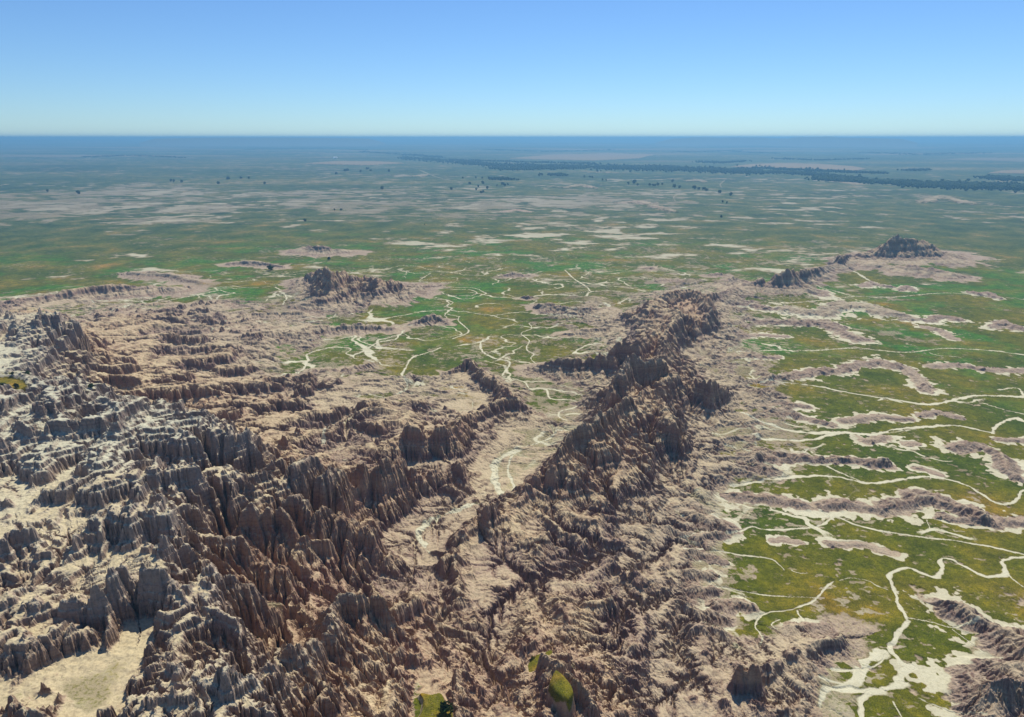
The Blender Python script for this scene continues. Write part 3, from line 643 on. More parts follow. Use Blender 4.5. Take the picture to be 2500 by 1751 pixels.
Z += bm * fbm(X, Y, 3.2, 2, SPC, seed=91) * .4
Z += far_z(RR)
# terraces with tilled fields beyond the river, grassy hollows and knolls high in the badlands
def inside(poly, rmin, z=0.0):
    P = [unproject(p[0], p[1], z) for p in poly]; m = np.zeros(X.shape, bool); i0 = np.searchsorted(rr, rmin)
    xs, ys = X[i0:], Y[i0:]; c = m[i0:]
    for k in range(len(P)):
        (xa, ya), (xb, yb) = P[k - 1], P[k]
        if ya == yb: continue
        hit = ((ya > ys) != (yb > ys)) & (xs < (xb - xa) * (ys - ya) / (yb - ya) + xa)
        c ^= hit
    return m
FIELD = np.zeros_like(X)
SOD = np.zeros_like(X)
for zc, rise, poly in ((24, 0, [(1018,1686),(1050,1695),(1078,1688),(1088,1712),(1105,1730),(1108,1775),(1005,1775),(1030,1735),(1034,1708)]), (27, 2.5, [(1355,1640),(1374,1655),(1396,1682),(1402,1700),(1389,1722),(1370,1716),(1352,1700),(1338,1680)]),
                       (20, 0, [(1289,1622),(1310,1600),(1345,1584),(1352,1594),(1325,1612),(1308,1640),(1290,1645)]), (59, 0, [(-30,925),(20,922),(58,930),(66,944),(30,956),(-30,952)]), (25, 0, [(600,1556),(640,1560),(636,1574),(600,1570)])):
    f = inside(poly, 120, zc).astype(np.float32); b_ = blur(f, 24); c_ = blur(f, 8)
    Z = Z * (1 - np.clip(b_ * 1.6, 0, 1)) + (zc + rise * b_ + .4 * fr) * np.clip(b_ * 1.6, 0, 1)
    SOD = np.maximum(SOD, smooth(.4, .6, c_ + .5 * frag))
ROCK *= 1 - SOD
for poly in ([(1780,409),(1830,403),(1900,400),(2000,402),(2080,408),(2115,414),(2090,419),(2000,417),(1900,412)], [(1240,388),(1330,380),(1480,375),(1600,378),(1560,388),(1450,393)],
             [(2410,424),(2450,419),(2600,414),(2600,424),(2500,426)], [(740,401),(820,395),(930,396),(990,400),(900,405)]):
    f = inside(poly, 2500).astype(np.float32)
    FIELD = np.maximum(FIELD, f)
    Z += blur(f, 1) * 9
FIELD = np.maximum(FIELD, .75 * smooth(.08, .24, fbm(X * .22, Y, 1000, 5, SPC, gain=.66, seed=181)) * smooth(5000, 8000, RR))
# far hills, valley of the river, tables
farm = smooth(3200, 9000, RR)
Z += farm * fbm(X, Y, 2600, 5, SPC, seed=101) * 22 * smooth(4000, 12000, RR)
Z += smooth(16000, 30000, RR) * fbm(X, Y * .5, 5200, 4, None, seed=201) * 60
print('height', time.time() - T0)

low = (RID == 0) * smooth(12, 8, BASE)
ROCK *= 1 - .9 * SAND * low
SAND *= smooth(.6, .2, ROCK)
SLb = np.sqrt(sum(g * g for g in grad(Z)))
CHAN = smooth(2.9, 3.4, LOGA + .4 * fr) * smooth(.8, .3, SLb) * smooth(1500, 1100, RR) * smooth(.25, .5, BAD)
# small meandering washes and runnels of the flats
mx = fbm(X, Y, 38, 3, SPC, seed=171) * 14; my = fbm(X, Y, 38, 3, SPC, seed=173) * 14
def runnel(lam, wd, seed, ax=1.0):
    n_ = perlin((X * ax + mx) / lam + seed, (Y + my) / lam - seed)
    g_ = np.abs(n_) * lam / 1.6                     # rough distance to the line in metres
    return smooth(wd * 1.25, wd * .7, g_ / (1 + .6 * frag))
midr = smooth(1350, 950, RR) * smooth(330, 450, RR)
leftish = smooth(260, 160, X - (RR - 500) * .15)
CHAN2 = np.maximum(runnel(95, 1.3, 3.3) * smooth(-.2, .05, fr2), runnel(52, .9, 8.1, .7) * smooth(-.15, .1, fbm(X, Y, 120, 2, SPC, seed=177) + .1)) * midr * leftish * smooth(.75, .4, ROCK)
CHAN2 = np.maximum(CHAN2, np.maximum(runnel(75, .9, 5.7, .8) * smooth(.0, .2, fr2 - .1 + .5 * (1 - VEG)), runnel(40, .6, 15.7, .6) * smooth(.25, .6, BAD + .5 * (1 - VEG))) * smooth(1000, 700, RR) * smooth(60, 120, X) * smooth(.5, .3, ROCK))
CHAN = np.maximum(CHAN, CHAN2)
# ------------------------------------------------------------------ cover: grass / pale silt / rock
gx, gy = grad(Z)
SL = np.sqrt(gx * gx + gy * gy)
nf = fbm(X, Y, 46, 5, SPC, seed=111)
nfar = fbm(X * .6, Y, 120, 6, SPC, gain=.66, seed=117) + .3 * smooth(2200, 3500, RR) * fbm(X * .4, Y, 420, 4, SPC, seed=118)
nhuge = fbm(X * .5, Y, 1500, 4, SPC, seed=119)
farw = smooth(900, 2200, RR)
n = nf * (1 - farw) * .9 + nfar * farw * 1.0 + farw * .45 * nhuge
midw = smooth(.95, .55, VEG)
veg = VEG - .5 + .20 * MF * smooth(450, 520, RR) + .24 * smooth(.55, .15, BAD) * (1 - farw) + n * .95 - .70 * APRON * (1 - farw) - SL * .45 * (1 - farw) - (fr * (.25 + .45 * midw) + frag * (.12 + .3 * midw)) * (1 - farw)
soft = .13 + .14 * farw
GRASS = smooth(-soft, soft, veg + .10 * farw + farw * .5 * fbm(X * .5, Y, 34, 3, SPC, seed=151)) * (1 - ROCK) * (1 - SAND)
GRASS *= (1 - .97 * smooth(.35, .6, APRON))
fl = fbm(X, Y * 1.6, 7, 3, SPC, seed=141)
GRASS *= 1 - .8 * smooth(.22, .36, fl + .5 * fr2 - .25 * (VEG - .6)) * (1 - farw)
GRASS = np.maximum(GRASS, (.36 + .12 * smooth(430, 520, RR)) * smooth(.75, .45, BAD) * (1 - ROCK) * smooth(.5, .2, APRON) * smooth(.5, .25, SL))
strk = fbm(X * .8, Y * 1.1, 75, 5, SPC, gain=.6, seed=191) + .55 * fbm(X * .6, Y, 420, 3, SPC, seed=193) - .5 * (VEG - .72)
strk = strk + .18 * fbm(X * .7, Y, 16, 3, SPC, seed=195)
STRK = smooth(.14, .42, strk) * smooth(800, 1100, RR) * smooth(5200, 3500, RR)
GRASS *= 1 - .9 * STRK
GRASS = np.clip(np.maximum(GRASS, .40 * (1 - STRK) * farw * (1 - ROCK)), 0, 1) * (1 - SAND)
GRASS *= 1 - .9 * CHAN
GRASS = np.maximum(GRASS, SOD)
PALE = np.clip(SAND + CHAN + (1 - ROCK) * (1 - .8 * LM) * (1 - SOD) * (1 - GRASS) * .85, 0, 1)
BRIGHT = np.clip(SAND + .8 * STRK * smooth(.26, .48, strk) + CHAN * .8 + .75 * smooth(.3, .8, APRON) * (1 - ROCK) + smooth(.12, .5, fr2 + .6 * fr) * .55 * (1 - farw), 0, 1)

# meadow colour variety
HUE = fbm(X, Y, 70, 4, SPC, seed=131) * .5 + .5
HUE += smooth(1500, 3000, RR) * (fbm(X * .35, Y, 700, 5, SPC, gain=.6, seed=133) * .55)
print('cover', time.time() - T0)

# ------------------------------------------------------------------ materials
def new_mat(name):
    m = bpy.data.materials.new(name); m.use_nodes = True
    nt = m.node_tree; nt.nodes.clear()
    out = nt.nodes.new('ShaderNodeOutputMaterial'); b = nt.nodes.new('ShaderNodeBsdfPrincipled')
    nt.links.new(b.outputs[0], out.inputs[0])
    b.inputs['Roughness'].default_value = .95
    b.inputs['Specular IOR Level'].default_value = .1
    return m, nt, b
class NT_:
    def __init__(s, nt): s.nt = nt
    def n(s, t, **kw):
        nd = s.nt.nodes.new(t)
        for k, v in kw.items(): setattr(nd, k, v)
        return nd
    def l(s, a, b): s.nt.links.new(a, b)
    def noise(s, vec, scale, detail=4, rough=.55):
        nd = s.n('ShaderNodeTexNoise'); nd.inputs['Scale'].default_value = scale; nd.inputs['Detail'].default_value = detail; nd.inputs['Roughness'].default_value = rough
        s.l(vec, nd.inputs['Vector']); return nd.outputs['Fac']
    def ramp(s, fac, stops, interp='LINEAR'):
        nd = s.n('ShaderNodeValToRGB'); cr = nd.color_ramp; cr.interpolation = interp
        while len(cr.elements) < len(stops): cr.elements.new(.5)
        for e, (p, c) in zip(cr.elements, stops):
            e.position = p; e.color = (*c, 1) if len(c) == 3 else c
        s.l(fac, nd.inputs[0]); return nd.outputs[0]
    def mix(s, fac, a, b, mode='MIX'):
        nd = s.n('ShaderNodeMix', data_type='RGBA', blend_type=mode)
        if isinstance(fac, (int, float)): nd.inputs[0].default_value = fac
        else: s.l(fac, nd.inputs[0])
        for v, i in ((a, 6), (b, 7)):
            if isinstance(v, tuple): nd.inputs[i].default_value = (*v, 1)
            else: s.l(v, nd.inputs[i])
        return nd.outputs[2]
    def math(s, op, a, b=None, c=None):
        nd = s.n('ShaderNodeMath', operation=op)
        for i, v in enumerate((a, b, c)):
            if v is None: continue
            if isinstance(v, (int, float)): nd.inputs[i].default_value = v
            else: s.l(v, nd.inputs[i])
        return nd.outputs[0]
    def mapr(s, v, a, b, c=0., d=1.):
        nd = s.n('ShaderNodeMapRange'); nd.inputs[1].default_value = a; nd.inputs[2].default_value = b; nd.inputs[3].default_value = c; nd.inputs[4].default_value = d
        s.l(v, nd.inputs[0]); return nd.outputs[0]

terr, nt, bsdf = new_mat('badlands_earth')
N = NT_(nt)
geo = N.n('ShaderNodeNewGeometry'); pos = geo.outputs['Position']
att = N.n('ShaderNodeAttribute'); att.attribute_name = 'cover'
sep = N.n('ShaderNodeSeparateColor'); N.l(att.outputs['Color'], sep.inputs[0])
a_grass, a_pale, a_ledge = sep.outputs[0], sep.outputs[1], sep.outputs[2]
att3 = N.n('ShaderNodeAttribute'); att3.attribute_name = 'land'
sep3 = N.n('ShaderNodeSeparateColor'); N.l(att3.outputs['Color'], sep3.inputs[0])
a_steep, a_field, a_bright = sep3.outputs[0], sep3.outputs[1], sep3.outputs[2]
att2 = N.n('ShaderNodeAttribute'); att2.attribute_name = 'tone'
sep2 = N.n('ShaderNodeSeparateColor'); N.l(att2.outputs['Color'], sep2.inputs[0])
a_hue, a_white, a_tan = sep2.outputs[0], sep2.outputs[1], sep2.outputs[2]
sxyz = N.n('ShaderNodeSeparateXYZ'); N.l(pos, sxyz.inputs[0])
n_big = N.noise(pos, .012, 3); n_mid = N.noise(pos, .09, 5, .6); n_fine = N.noise(pos, .8, 5, .65); n_fine2 = N.noise(pos, 2.6, 3, .6)
# strata
zz = N.math('ADD', sxyz.outputs[2], N.math('MULTIPLY', n_mid, 3.0))
zz = N.math('ADD', zz, N.math('MULTIPLY', n_big, 9.0))
zn = N.mapr(zz, 3.0, 64.0)
strata = N.ramp(zn, [(0, (.36, .31, .25)), (.08, (.27, .215, .19)), (.15, (.38, .325, .25)), (.25, (.27, .20, .175)), (.31, (.43, .355, .25)), (.40, (.36, .26, .20)), (.48, (.47, .39, .27)),
                     (.56, (.34, .25, .18)), (.63, (.43, .35, .24)), (.72, (.40, .35, .27)), (.80, (.36, .31, .24)), (.90, (.43, .40, .33)), (1, (.40, .385, .33))])
zf = N.math('MULTIPLY', N.math('ADD', sxyz.outputs[2], N.math('MULTIPLY', n_mid, 1.6)), .13)
wv = N.n('ShaderNodeCombineXYZ'); N.l(N.math('MULTIPLY', zf, 3.0), wv.inputs[2])
bands = N.noise(wv.outputs[0], 1.0, 3, .7)
rock = N.mix(.75, strata, N.ramp(bands, [(.32, (.58, .43, .42)), (.42, (.88, .76, .70)), (.50, (1.12, 1.08, 1.0)), (.58, (.95, .86, .78)), (.66, (.68, .56, .56))]), 'MULTIPLY')
rock = N.mix(a_steep, rock, N.mix(1.0, rock, (.64, .56, .60), 'MULTIPLY'))  # steep faces painted darker mauve to deepen their shade; hard rock knobs share it
rock = N.mix(a_ledge, rock, N.mix(a_white, (.48, .415, .27), (.47, .47, .37)))  # ledge silt colour, paled further as if sunlit
rock = N.mix(1.0, rock, N.ramp(n_fine, [(.25, (.62, .58, .54)), (.5, (1.02, .99, .94)), (.75, (1.34, 1.30, 1.20))]), 'MULTIPLY')
# silt
dist = N.n('ShaderNodeVectorMath', operation='LENGTH'); N.l(pos, dist.inputs[0])
n_wide = N.noise(pos, .0016, 4, .6)
soil = N.mix(.8, N.ramp(n_mid, [(.30, (.24, .20, .12)), (.5, (.345, .30, .19)), (.68, (.43, .39, .26))]), N.ramp(n_fine, [(.35, (.72, .72, .62)), (.6, (1.12, 1.1, 1.05))]), 'MULTIPLY')
silt = N.mix(a_bright, soil, N.mix(n_mid, (.48, .45, .32), (.62, .59, .44)))
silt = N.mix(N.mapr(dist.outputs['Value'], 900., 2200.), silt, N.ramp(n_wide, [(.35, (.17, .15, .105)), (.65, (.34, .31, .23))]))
silt = N.mix(.6, silt, N.ramp(n_fine, [(.3, (.78, .76, .70)), (.55, (1, 1, 1))]), 'MULTIPLY')
# grass
gr = N.ramp(a_hue, [(0, (.030, .064, .006)), (.33, (.054, .078, .007)), (.52, (.086, .094, .009)), (.67, (.13, .115, .014)), (.82, (.23, .14, .024))])
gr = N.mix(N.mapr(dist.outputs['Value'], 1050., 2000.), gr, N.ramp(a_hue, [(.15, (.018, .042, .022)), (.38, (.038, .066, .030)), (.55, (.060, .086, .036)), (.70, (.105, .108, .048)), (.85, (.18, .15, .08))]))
lush = N.ramp(a_hue, [(0, (.025, .11, .010)), (.45, (.045, .12, .012)), (.65, (.10, .12, .018)), (.85, (.16, .125, .028))])
gr = N.mix(a_tan, gr, lush)
gr = N.mix(.95, gr, N.ramp(n_fine2, [(.36, (.48, .52, .5)), (.5, (1, 1, 1)), (.66, (1.5, 1.4, 1.2))]), 'MULTIPLY')
gr = N.mix(.85, gr, N.ramp(n_mid, [(.33, (.58, .66, .6)), (.5, (1, 1, 1)), (.66, (1.5, 1.35, 1.1))]), 'MULTIPLY')
gr = N.mix(.8, gr, N.ramp(N.noise(pos, .33, 4, .7), [(.33, (.60, .66, .6)), (.5, (1, 1, 1)), (.66, (1.45, 1.36, 1.15))]), 'MULTIPLY')
edge = N.math('ADD', a_grass, N.math('MULTIPLY', N.math('SUBTRACT', n_fine, .5), 2.2))
gmask = N.mapr(edge, .22, .78)
pm = N.mapr(N.math('ADD', a_pale, N.math('MULTIPLY', N.math('SUBTRACT', n_fine, .5), .7)), .25, .75)
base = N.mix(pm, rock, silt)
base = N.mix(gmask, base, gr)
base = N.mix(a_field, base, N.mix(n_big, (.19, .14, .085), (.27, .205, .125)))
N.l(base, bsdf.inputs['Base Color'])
bmp = N.n('ShaderNodeBump'); bmp.inputs['Strength'].default_value = .6; bmp.inputs['Distance'].default_value = .5
N.l(n_fine, bmp.inputs['Height']); N.l(bmp.outputs[0], bsdf.inputs['Normal'])

# ------------------------------------------------------------------ air
hz_bm = bpy.data.meshes.new('haze')
hx, hy0, hy1, hz0, hz1 = 60000.0, -3000.0, 62000.0, -14.0, 224.0
vs = [(x, y, z) for x in (-hx, hx) for y in (hy0, hy1) for z in (hz0, hz1)]
hz_bm.from_pydata(vs, [], [(0, 1, 3, 2), (4, 6, 7, 5), (0, 4, 5, 1), (2, 3, 7, 6), (0, 2, 6, 4), (1, 5, 7, 3)])
hm = bpy.data.materials.new('air'); hm.use_nodes = True; hm.node_tree.nodes.clear()
ho = hm.node_tree.nodes.new('ShaderNodeOutputMaterial'); hv = hm.node_tree.nodes.new('ShaderNodeVolumePrincipled')
hv.inputs['Color'].default_value = (.20, .46, .75, 1)
hv.inputs['Density'].default_value = 1 / 8200.0
hv.inputs['Anisotropy'].default_value = 0.3
hm.node_tree.links.new(hv.outputs[0], ho.inputs['Volume'])
hz_bm.materials.append(hm)
haze = bpy.data.objects.new('haze', hz_bm); haze['kind'] = 'stuff'
col.objects.link(haze)

# ------------------------------------------------------------------ mesh objects
# ledge tops collect pale silt, with sunlit paleness added in colour: flatter ground inside rock
FLAT = smooth(.75, .15, SL + .25 * fr) * np.clip(ROCK + BAD, 0, 1)
FLATg = FLAT * (.35 + .5 * hi) * (1 - .7 * MND) * (1 - .7 * smooth(600, 900, RR)) + .25 * np.clip(FLOW, 0, 1) * (1 - hi)
WHITE = smooth(44, 58, BASE + 6 * nf)
LUSH = np.clip(smooth(520, 760, RR) * (1 - smooth(1150, 1650, RR + 300 * nhuge + 400 * nf)) * smooth(.0, .22, nfar + .4 * nf + .03), 0, 1)
SPLIT = np.zeros((NR, NT), np.uint8)
HUE = HUE * (1 - SOD) + SOD * (.70 + .3 * fr)
cover = np.stack([GRASS, PALE, np.clip(FLATg, 0, 1), np.ones_like(X)], -1).astype(np.float32)
land = np.stack([np.clip(np.maximum(smooth(.9, 2.0, SL), np.maximum(.8 * km * smooth(.02, .16, kn), .55 * np.clip(CREST, 0, 1) * smooth(-.2, .3, kn))), 0, 1), FIELD, BRIGHT, np.ones_like(X)], -1).reshape(-1, 4).astype(np.float32)  # first channel: shade painted by steepness, plus dark hard rock knobs and crests
tone = np.stack([np.clip(HUE, 0, 1), WHITE, LUSH, np.ones_like(X)], -1).astype(np.float32)

# class of each quad: 0 grassland, 1 bare rock, 2 dry wash
rk = np.clip(ROCK, 0, 1)
cls = np.zeros((NR, NT), np.uint8)
cls[rk > .45] = 1
cls[(RID > 0) & (rk > .3)] = RID[(RID > 0) & (rk > .3)]
cls[(SAND > .5) & (rk < .8)] = 2
qc = cls[:-1, :-1]
VID = (np.arange(NR)[:, None] * NT + np.arange(NT)[None, :]).astype(np.int64)
Q = np.stack([VID[:-1, :-1], VID[:-1, 1:], VID[1:, 1:], VID[1:, :-1]], -1)     # clockwise? fixed below
CO = np.stack([X, Y, Z], -1).reshape(-1, 3).astype(np.float32)
cover = cover.reshape(-1, 4); tone = tone.reshape(-1, 4)
def make_mesh(name, quads, mat):
    quads = quads[:, ::-1]
    used = np.unique(quads)
    remap = np.zeros(NR * NT, np.int64); remap[used] = np.arange(len(used))
    q = remap[quads].astype(np.int32)
    me = bpy.data.meshes.new(name)
    me.vertices.add(len(used)); me.loops.add(q.size); me.polygons.add(len(q))
    me.vertices.foreach_set('co', CO[used].ravel())
    me.loops.foreach_set('vertex_index', q.ravel())
    me.polygons.foreach_set('loop_start', np.arange(0, q.size, 4, dtype=np.int32))
    me.polygons.foreach_set('loop_total', np.full(len(q), 4, np.int32))
    me.update(calc_edges=True)
    for nm, arr in (('cover', cover), ('tone', tone), ('land', land)):
        a = me.attributes.new(nm, 'FLOAT_COLOR', 'POINT'); a.data.foreach_set('color', arr[used].ravel())
    me.polygons.foreach_set('use_smooth', np.zeros(len(q), bool))
    me.materials.append(mat)
    o = bpy.data.objects.new(name, me); col.objects.link(o)
    o['kind'] = 'structure'
    return o
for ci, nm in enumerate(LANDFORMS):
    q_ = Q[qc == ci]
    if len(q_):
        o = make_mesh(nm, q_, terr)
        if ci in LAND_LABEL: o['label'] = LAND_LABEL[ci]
print('mesh', time.time() - T0)

# ------------------------------------------------------------------ table mountains on the horizon
def mesa(name, prof, r, label):
    """profile: list of (px, top py); real depth of several hundred metres"""
    P = []
    prof = [(prof[0][0] - 40, 347)] + prof + [(prof[-1][0] + 40, 347)]
    prof = [(a, b + 2.0) for a, b in prof]
    for px, py in prof:
        az = math.atan((px - 1250) / (FPX * CP + (875.5 - py) * SP))
        v = (875.5 - py) / FPX
        el = math.atan2(-SP + v * CP, math.hypot((px - 1250) / FPX, CP + v * SP))
        P.append((az, CAM_H + r * math.tan(el)))
    me = bpy.data.meshes.new(name); bm_v, bm_f = [], []
    lay = [(-1500, 0.), (-700, .45), (-300, 1.), (300, 1.), (700, .6), (1500, 0.)]
    for az, zt in P:
        z0 = float(far_z(r)) - 25
        for off, k in lay:
            q = r + off
            bm_v.append((q * math.sin(az), q * math.cos(az), z0 + (zt - z0) * k))
    n = len(lay)
    for i in range(len(P) - 1):
        for k in range(n - 1):
            a = i * n + k; bm_f.append((a, a + 1, a + n + 1, a + n))
    me.from_pydata(bm_v, [], bm_f); me.materials.append(mesa_mat)
    o = bpy.data.objects.new(name, me); col.objects.link(o); o['kind'] = 'structure'; o['label'] = label
    return o
mesa_mat, mnt, mb = new_mat('mesa_earth'); mb.inputs['Base Color'].default_value = (.16, .15, .10, 1)
mesa('mesa', [(1925, 336.5), (1935, 334.2), (1943, 333.6), (1950, 332.4), (1962, 332.6), (1970, 333), (1985, 332.2), (2020, 331.7), (2034, 331.8), (2041, 333.4), (2060, 334.6), (2120, 335.2), (2200, 336.8)], 16000, 'flat topped blue mesa on the right of the horizon')
mesa('mesa', [(1640, 336.5), (1680, 334.6), (1690, 333.2), (1730, 333.2), (1745, 334.2), (1800, 333.8), (1860, 333.8), (1880, 335.2), (1925, 336.5)], 16500, 'long low mesa left of the tall one on the horizon')
mesa('mesa', [(380, 336.5), (480, 334.6), (560, 334.0), (680, 334.2), (820, 335.0), (900, 336.5)], 16300, 'long low swell on the left of the horizon')

# ------------------------------------------------------------------ trees
def ground_z(x, y):
    r = math.hypot(x, y); t = math.atan2(x, y)
    i = min(max(np.searchsorted(rr, r) - 1, 0), NR - 2); j = min(max(int((t + TH0) / DT), 0), NT - 2)
    a = (r - rr[i]) / (rr[i + 1] - rr[i]); b = (t - theta[j]) / DT
    return float((Z[i, j] * (1 - b) + Z[i, j + 1] * b) * (1 - a) + (Z[i + 1, j] * (1 - b) + Z[i + 1, j + 1] * b) * a)
leaf, lnt, lb = new_mat('juniper_leaves')
L_ = NT_(lnt); lg = L_.n('ShaderNodeNewGeometry')
L_.l(L_.ramp(L_.noise(lg.outputs['Position'], 1.3, 3), [(.3, (.018, .038, .012)), (.6, (.038, .065, .018)), (.8, (.06, .085, .022))]), lb.inputs['Base Color'])
bark, bnt, bb = new_mat('bark'); bb.inputs['Base Color'].default_value = (.09, .065, .045, 1)
random.seed(4)
def crown_mesh(name, rx, rz, cz, n, leafs, seed):
    rnd = random.Random(seed); V, F = [], []
    blobs = [(rnd.uniform(-.5, .5) * rx, rnd.uniform(-.5, .5) * rx, cz + rnd.uniform(-.55, .6) * rz, rnd.uniform(.38, .62) * rx) for _ in range(n)]
    for _ in range(leafs):
        bx, by, bz, br = rnd.choice(blobs)
        th = rnd.uniform(0, 6.283); ph = math.acos(rnd.uniform(-1, 1)); q = br * rnd.uniform(.55, 1.08)
        c = (bx + q * math.sin(ph) * math.cos(th), by + q * math.sin(ph) * math.sin(th), bz + q * .85 * math.cos(ph))
        a = mathutils.Vector((rnd.gauss(0, 1), rnd.gauss(0, 1), rnd.gauss(0, 1))).normalized(); b = a.orthogonal().normalized(); s_ = rx * rnd.uniform(.10, .19)
        i = len(V); c = mathutils.Vector(c)
        V += [tuple(c + a * s_), tuple(c + b * s_), tuple(c - a * s_ * .8), tuple(c - b * s_)]; F.append((i, i + 1, i + 2, i + 3))
    me = bpy.data.meshes.new(name); me.from_pydata(V, [], F); me.materials.append(leaf); return me
def trunk_mesh(name, h, r0):
    V, F = [], []; k = 7; lv = [(0, 1.5, 0, 0), (.12, 1, 0, 0), (.5, .8, .06, .03), (1, .35, .02, .08)]
    for f, q, ox, oy in lv:
        for a in range(k): V.append((ox * h + r0 * q * math.cos(6.283 * a / k), oy * h + r0 * q * math.sin(6.283 * a / k), f * h - .3))
    for l in range(len(lv) - 1):
        for a in range(k): F.append((l * k + a, l * k + (a + 1) % k, (l + 1) * k + (a + 1) % k, (l + 1) * k + a))
    for bi in range(4):                                           # limbs
        a = bi * 1.6; i = len(V); z0 = h * (.45 + .1 * bi); d = (math.cos(a), math.sin(a))
        for q, rr_, zz_ in ((0, r0 * .4, 0), (h * .35, r0 * .15, h * .3)):
            for c in range(3): V.append((d[0] * q + rr_ * math.cos(2.09 * c) * -d[1], d[1] * q + rr_ * math.cos(2.09 * c) * d[0], z0 + zz_ + rr_ * math.sin(2.09 * c)))
        for c in range(3): F.append((i + c, i + (c + 1) % 3, i + 3 + (c + 1) % 3, i + 3 + c))
    me = bpy.data.meshes.new(name); me.from_pydata(V, [], F); me.materials.append(bark); return me
def make_tree(kind, seed, rx, rz, h, leafs):
    e = bpy.data.objects.new(kind, None); col.objects.link(e)
    c = bpy.data.objects.new('crown', crown_mesh('crown', rx, rz, h, 7, leafs, seed)); t = bpy.data.objects.new('trunk', trunk_mesh('trunk', h, .07 * h))
    for o in (c, t): o.parent = e; col.objects.link(o)
    return e
def dup(src):
    e = src.copy(); col.objects.link(e)
    for ch in src.children:
        c = ch.copy(); c.parent = e; col.objects.link(c)
    return e
protos = [make_tree('juniper_tree', 11 + i, 3.6 + .5 * i, 3.0 + .3 * i, 3.6 + .4 * i, 420) for i in range(3)]
used_p = set(); KIND_CAT = 'tree'
def place(px, py, size, label, group=None, z=0.0, kind='juniper_tree', cat='tree'):
    k = random.randrange(3)
    if k in used_p: e = dup(protos[k])
    else: e = protos[k]; used_p.add(k)
    x, y = unproject(px, py, z)
    e.location = (x, y, ground_z(x, y) - .1); e.rotation_euler = (0, 0, random.uniform(0, 6.28)); s_ = size / 7.5
    e.scale = (s_ * random.uniform(.9, 1.15), s_ * random.uniform(.9, 1.15), s_ * random.uniform(.85, 1.1))
    if e.name.split('.')[0] != kind: e.name = kind
    e['label'] = label; e['category'] = cat
    if 'group' in e: del e['group']
    if group: e['group'] = group
    return e
NAMED = [(745, 541, 8.5, 'lone dark green tree on the plain upper left of centre, above the bright green meadow'),
 (661, 660, 9, 'dark bushy tree in the bright green meadow left of the layered butte'),
 (192, 474, 15, 'solitary dark tree right above the big pale flat at far left'),
 (934, 462, 15, 'solitary round tree on the blue green plain left of the tree row'),
 (1302, 404, 22, 'small tree alone on the tan terrace near the horizon'),
 (1643, 445, 16, 'largest dark tree of the row crossing the plain right of centre'),
 (1179, 449, 15, 'dark tree beside the end of the thin pale track'),
 (803, 635, 5, 'small dark bush on the meadow just behind the layered butte')]
for px, py, sz_, lb_ in NAMED: place(px, py, sz_, lb_)
G1 = 'small dark trees scattered over the far plain'
FAR_T = [(1190,461,13),(1167,457,10),(1163,465,11),(1174,472,12),(1213,455,10),(1228,452,14),(1233,455,12),(1204,437,12),(1214,438,12),(1220,437,11),(1252,439,11),(1262,441,10),(1266,440,10),(1178,436,12),(1162,436,13),(1193,437,16),
 (1427,434,15),(1440,434,14),(1445,435,13),(1471,441,13),(1534,450,12),(1546,449,15),(1549,446,14),(1557,453,11),(1586,453,13),(1593,454,12),(1600,455,12),(1606,453,12),(1616,452,11),(1646,458,13),(1659,459,14),(1694,460,15),(1696,462,13),
 (1706,463,11),(1718,464,12),(1725,467,11),(1757,472,12),(1785,478,13),(1763,494,8),(1774,497,8),(1760,531,7),(417,444,17),(424,445,16),(443,446,14),(533,450,14),(557,439,15),(588,437,14),(607,437,13),(647,450,13),(842,419,15),(848,418,17),
 (821,426,13),(896,414,15),(899,413,14),(905,418,13),(117,469,13),(1102,464,10),(1318,426,13),(1323,429,13),(1130,436,12),(1147,450,10),(816,514,6),(833,514,6),(1036,549,3),(1480,442,10),(1240,452,10),(1180,470,9),(880,421,14),(950,420,14)]
for px, py, sz_ in FAR_T: place(px, py, sz_, 'small dark round tree, one of many dotting the far blue green plain', G1)
SHRUB = [(8,946,3.2,'dark green bush at the left edge of the grassy patch on the high bench'),(38,948,3.6,'dark green bush on the right side of the grassy patch on the high bench'),
 (70,918,4.2,'large dark bush against the cliff foot above the high grassy bench'),(32,921,2.2,'small dark bush on the far rim of the high grassy bench'),(224,946,3.4,'dark green bush standing on the rim right of the high grassy bench'),
 (190,955,2.6,'low dark bush left of the rim bush on the pale bench'),(1088,1743,4.2,'dark green bush on the yellow green hollow at the bottom edge'),(697,1517,1.1,'tiny green bush on the pale slope right of the great brown rock face')]
for px, py, sz_, lb_ in SHRUB: place(px, py, sz_, lb_, None, {1743: 24, 1517: 24}.get(py, 59), 'bush', 'bush')

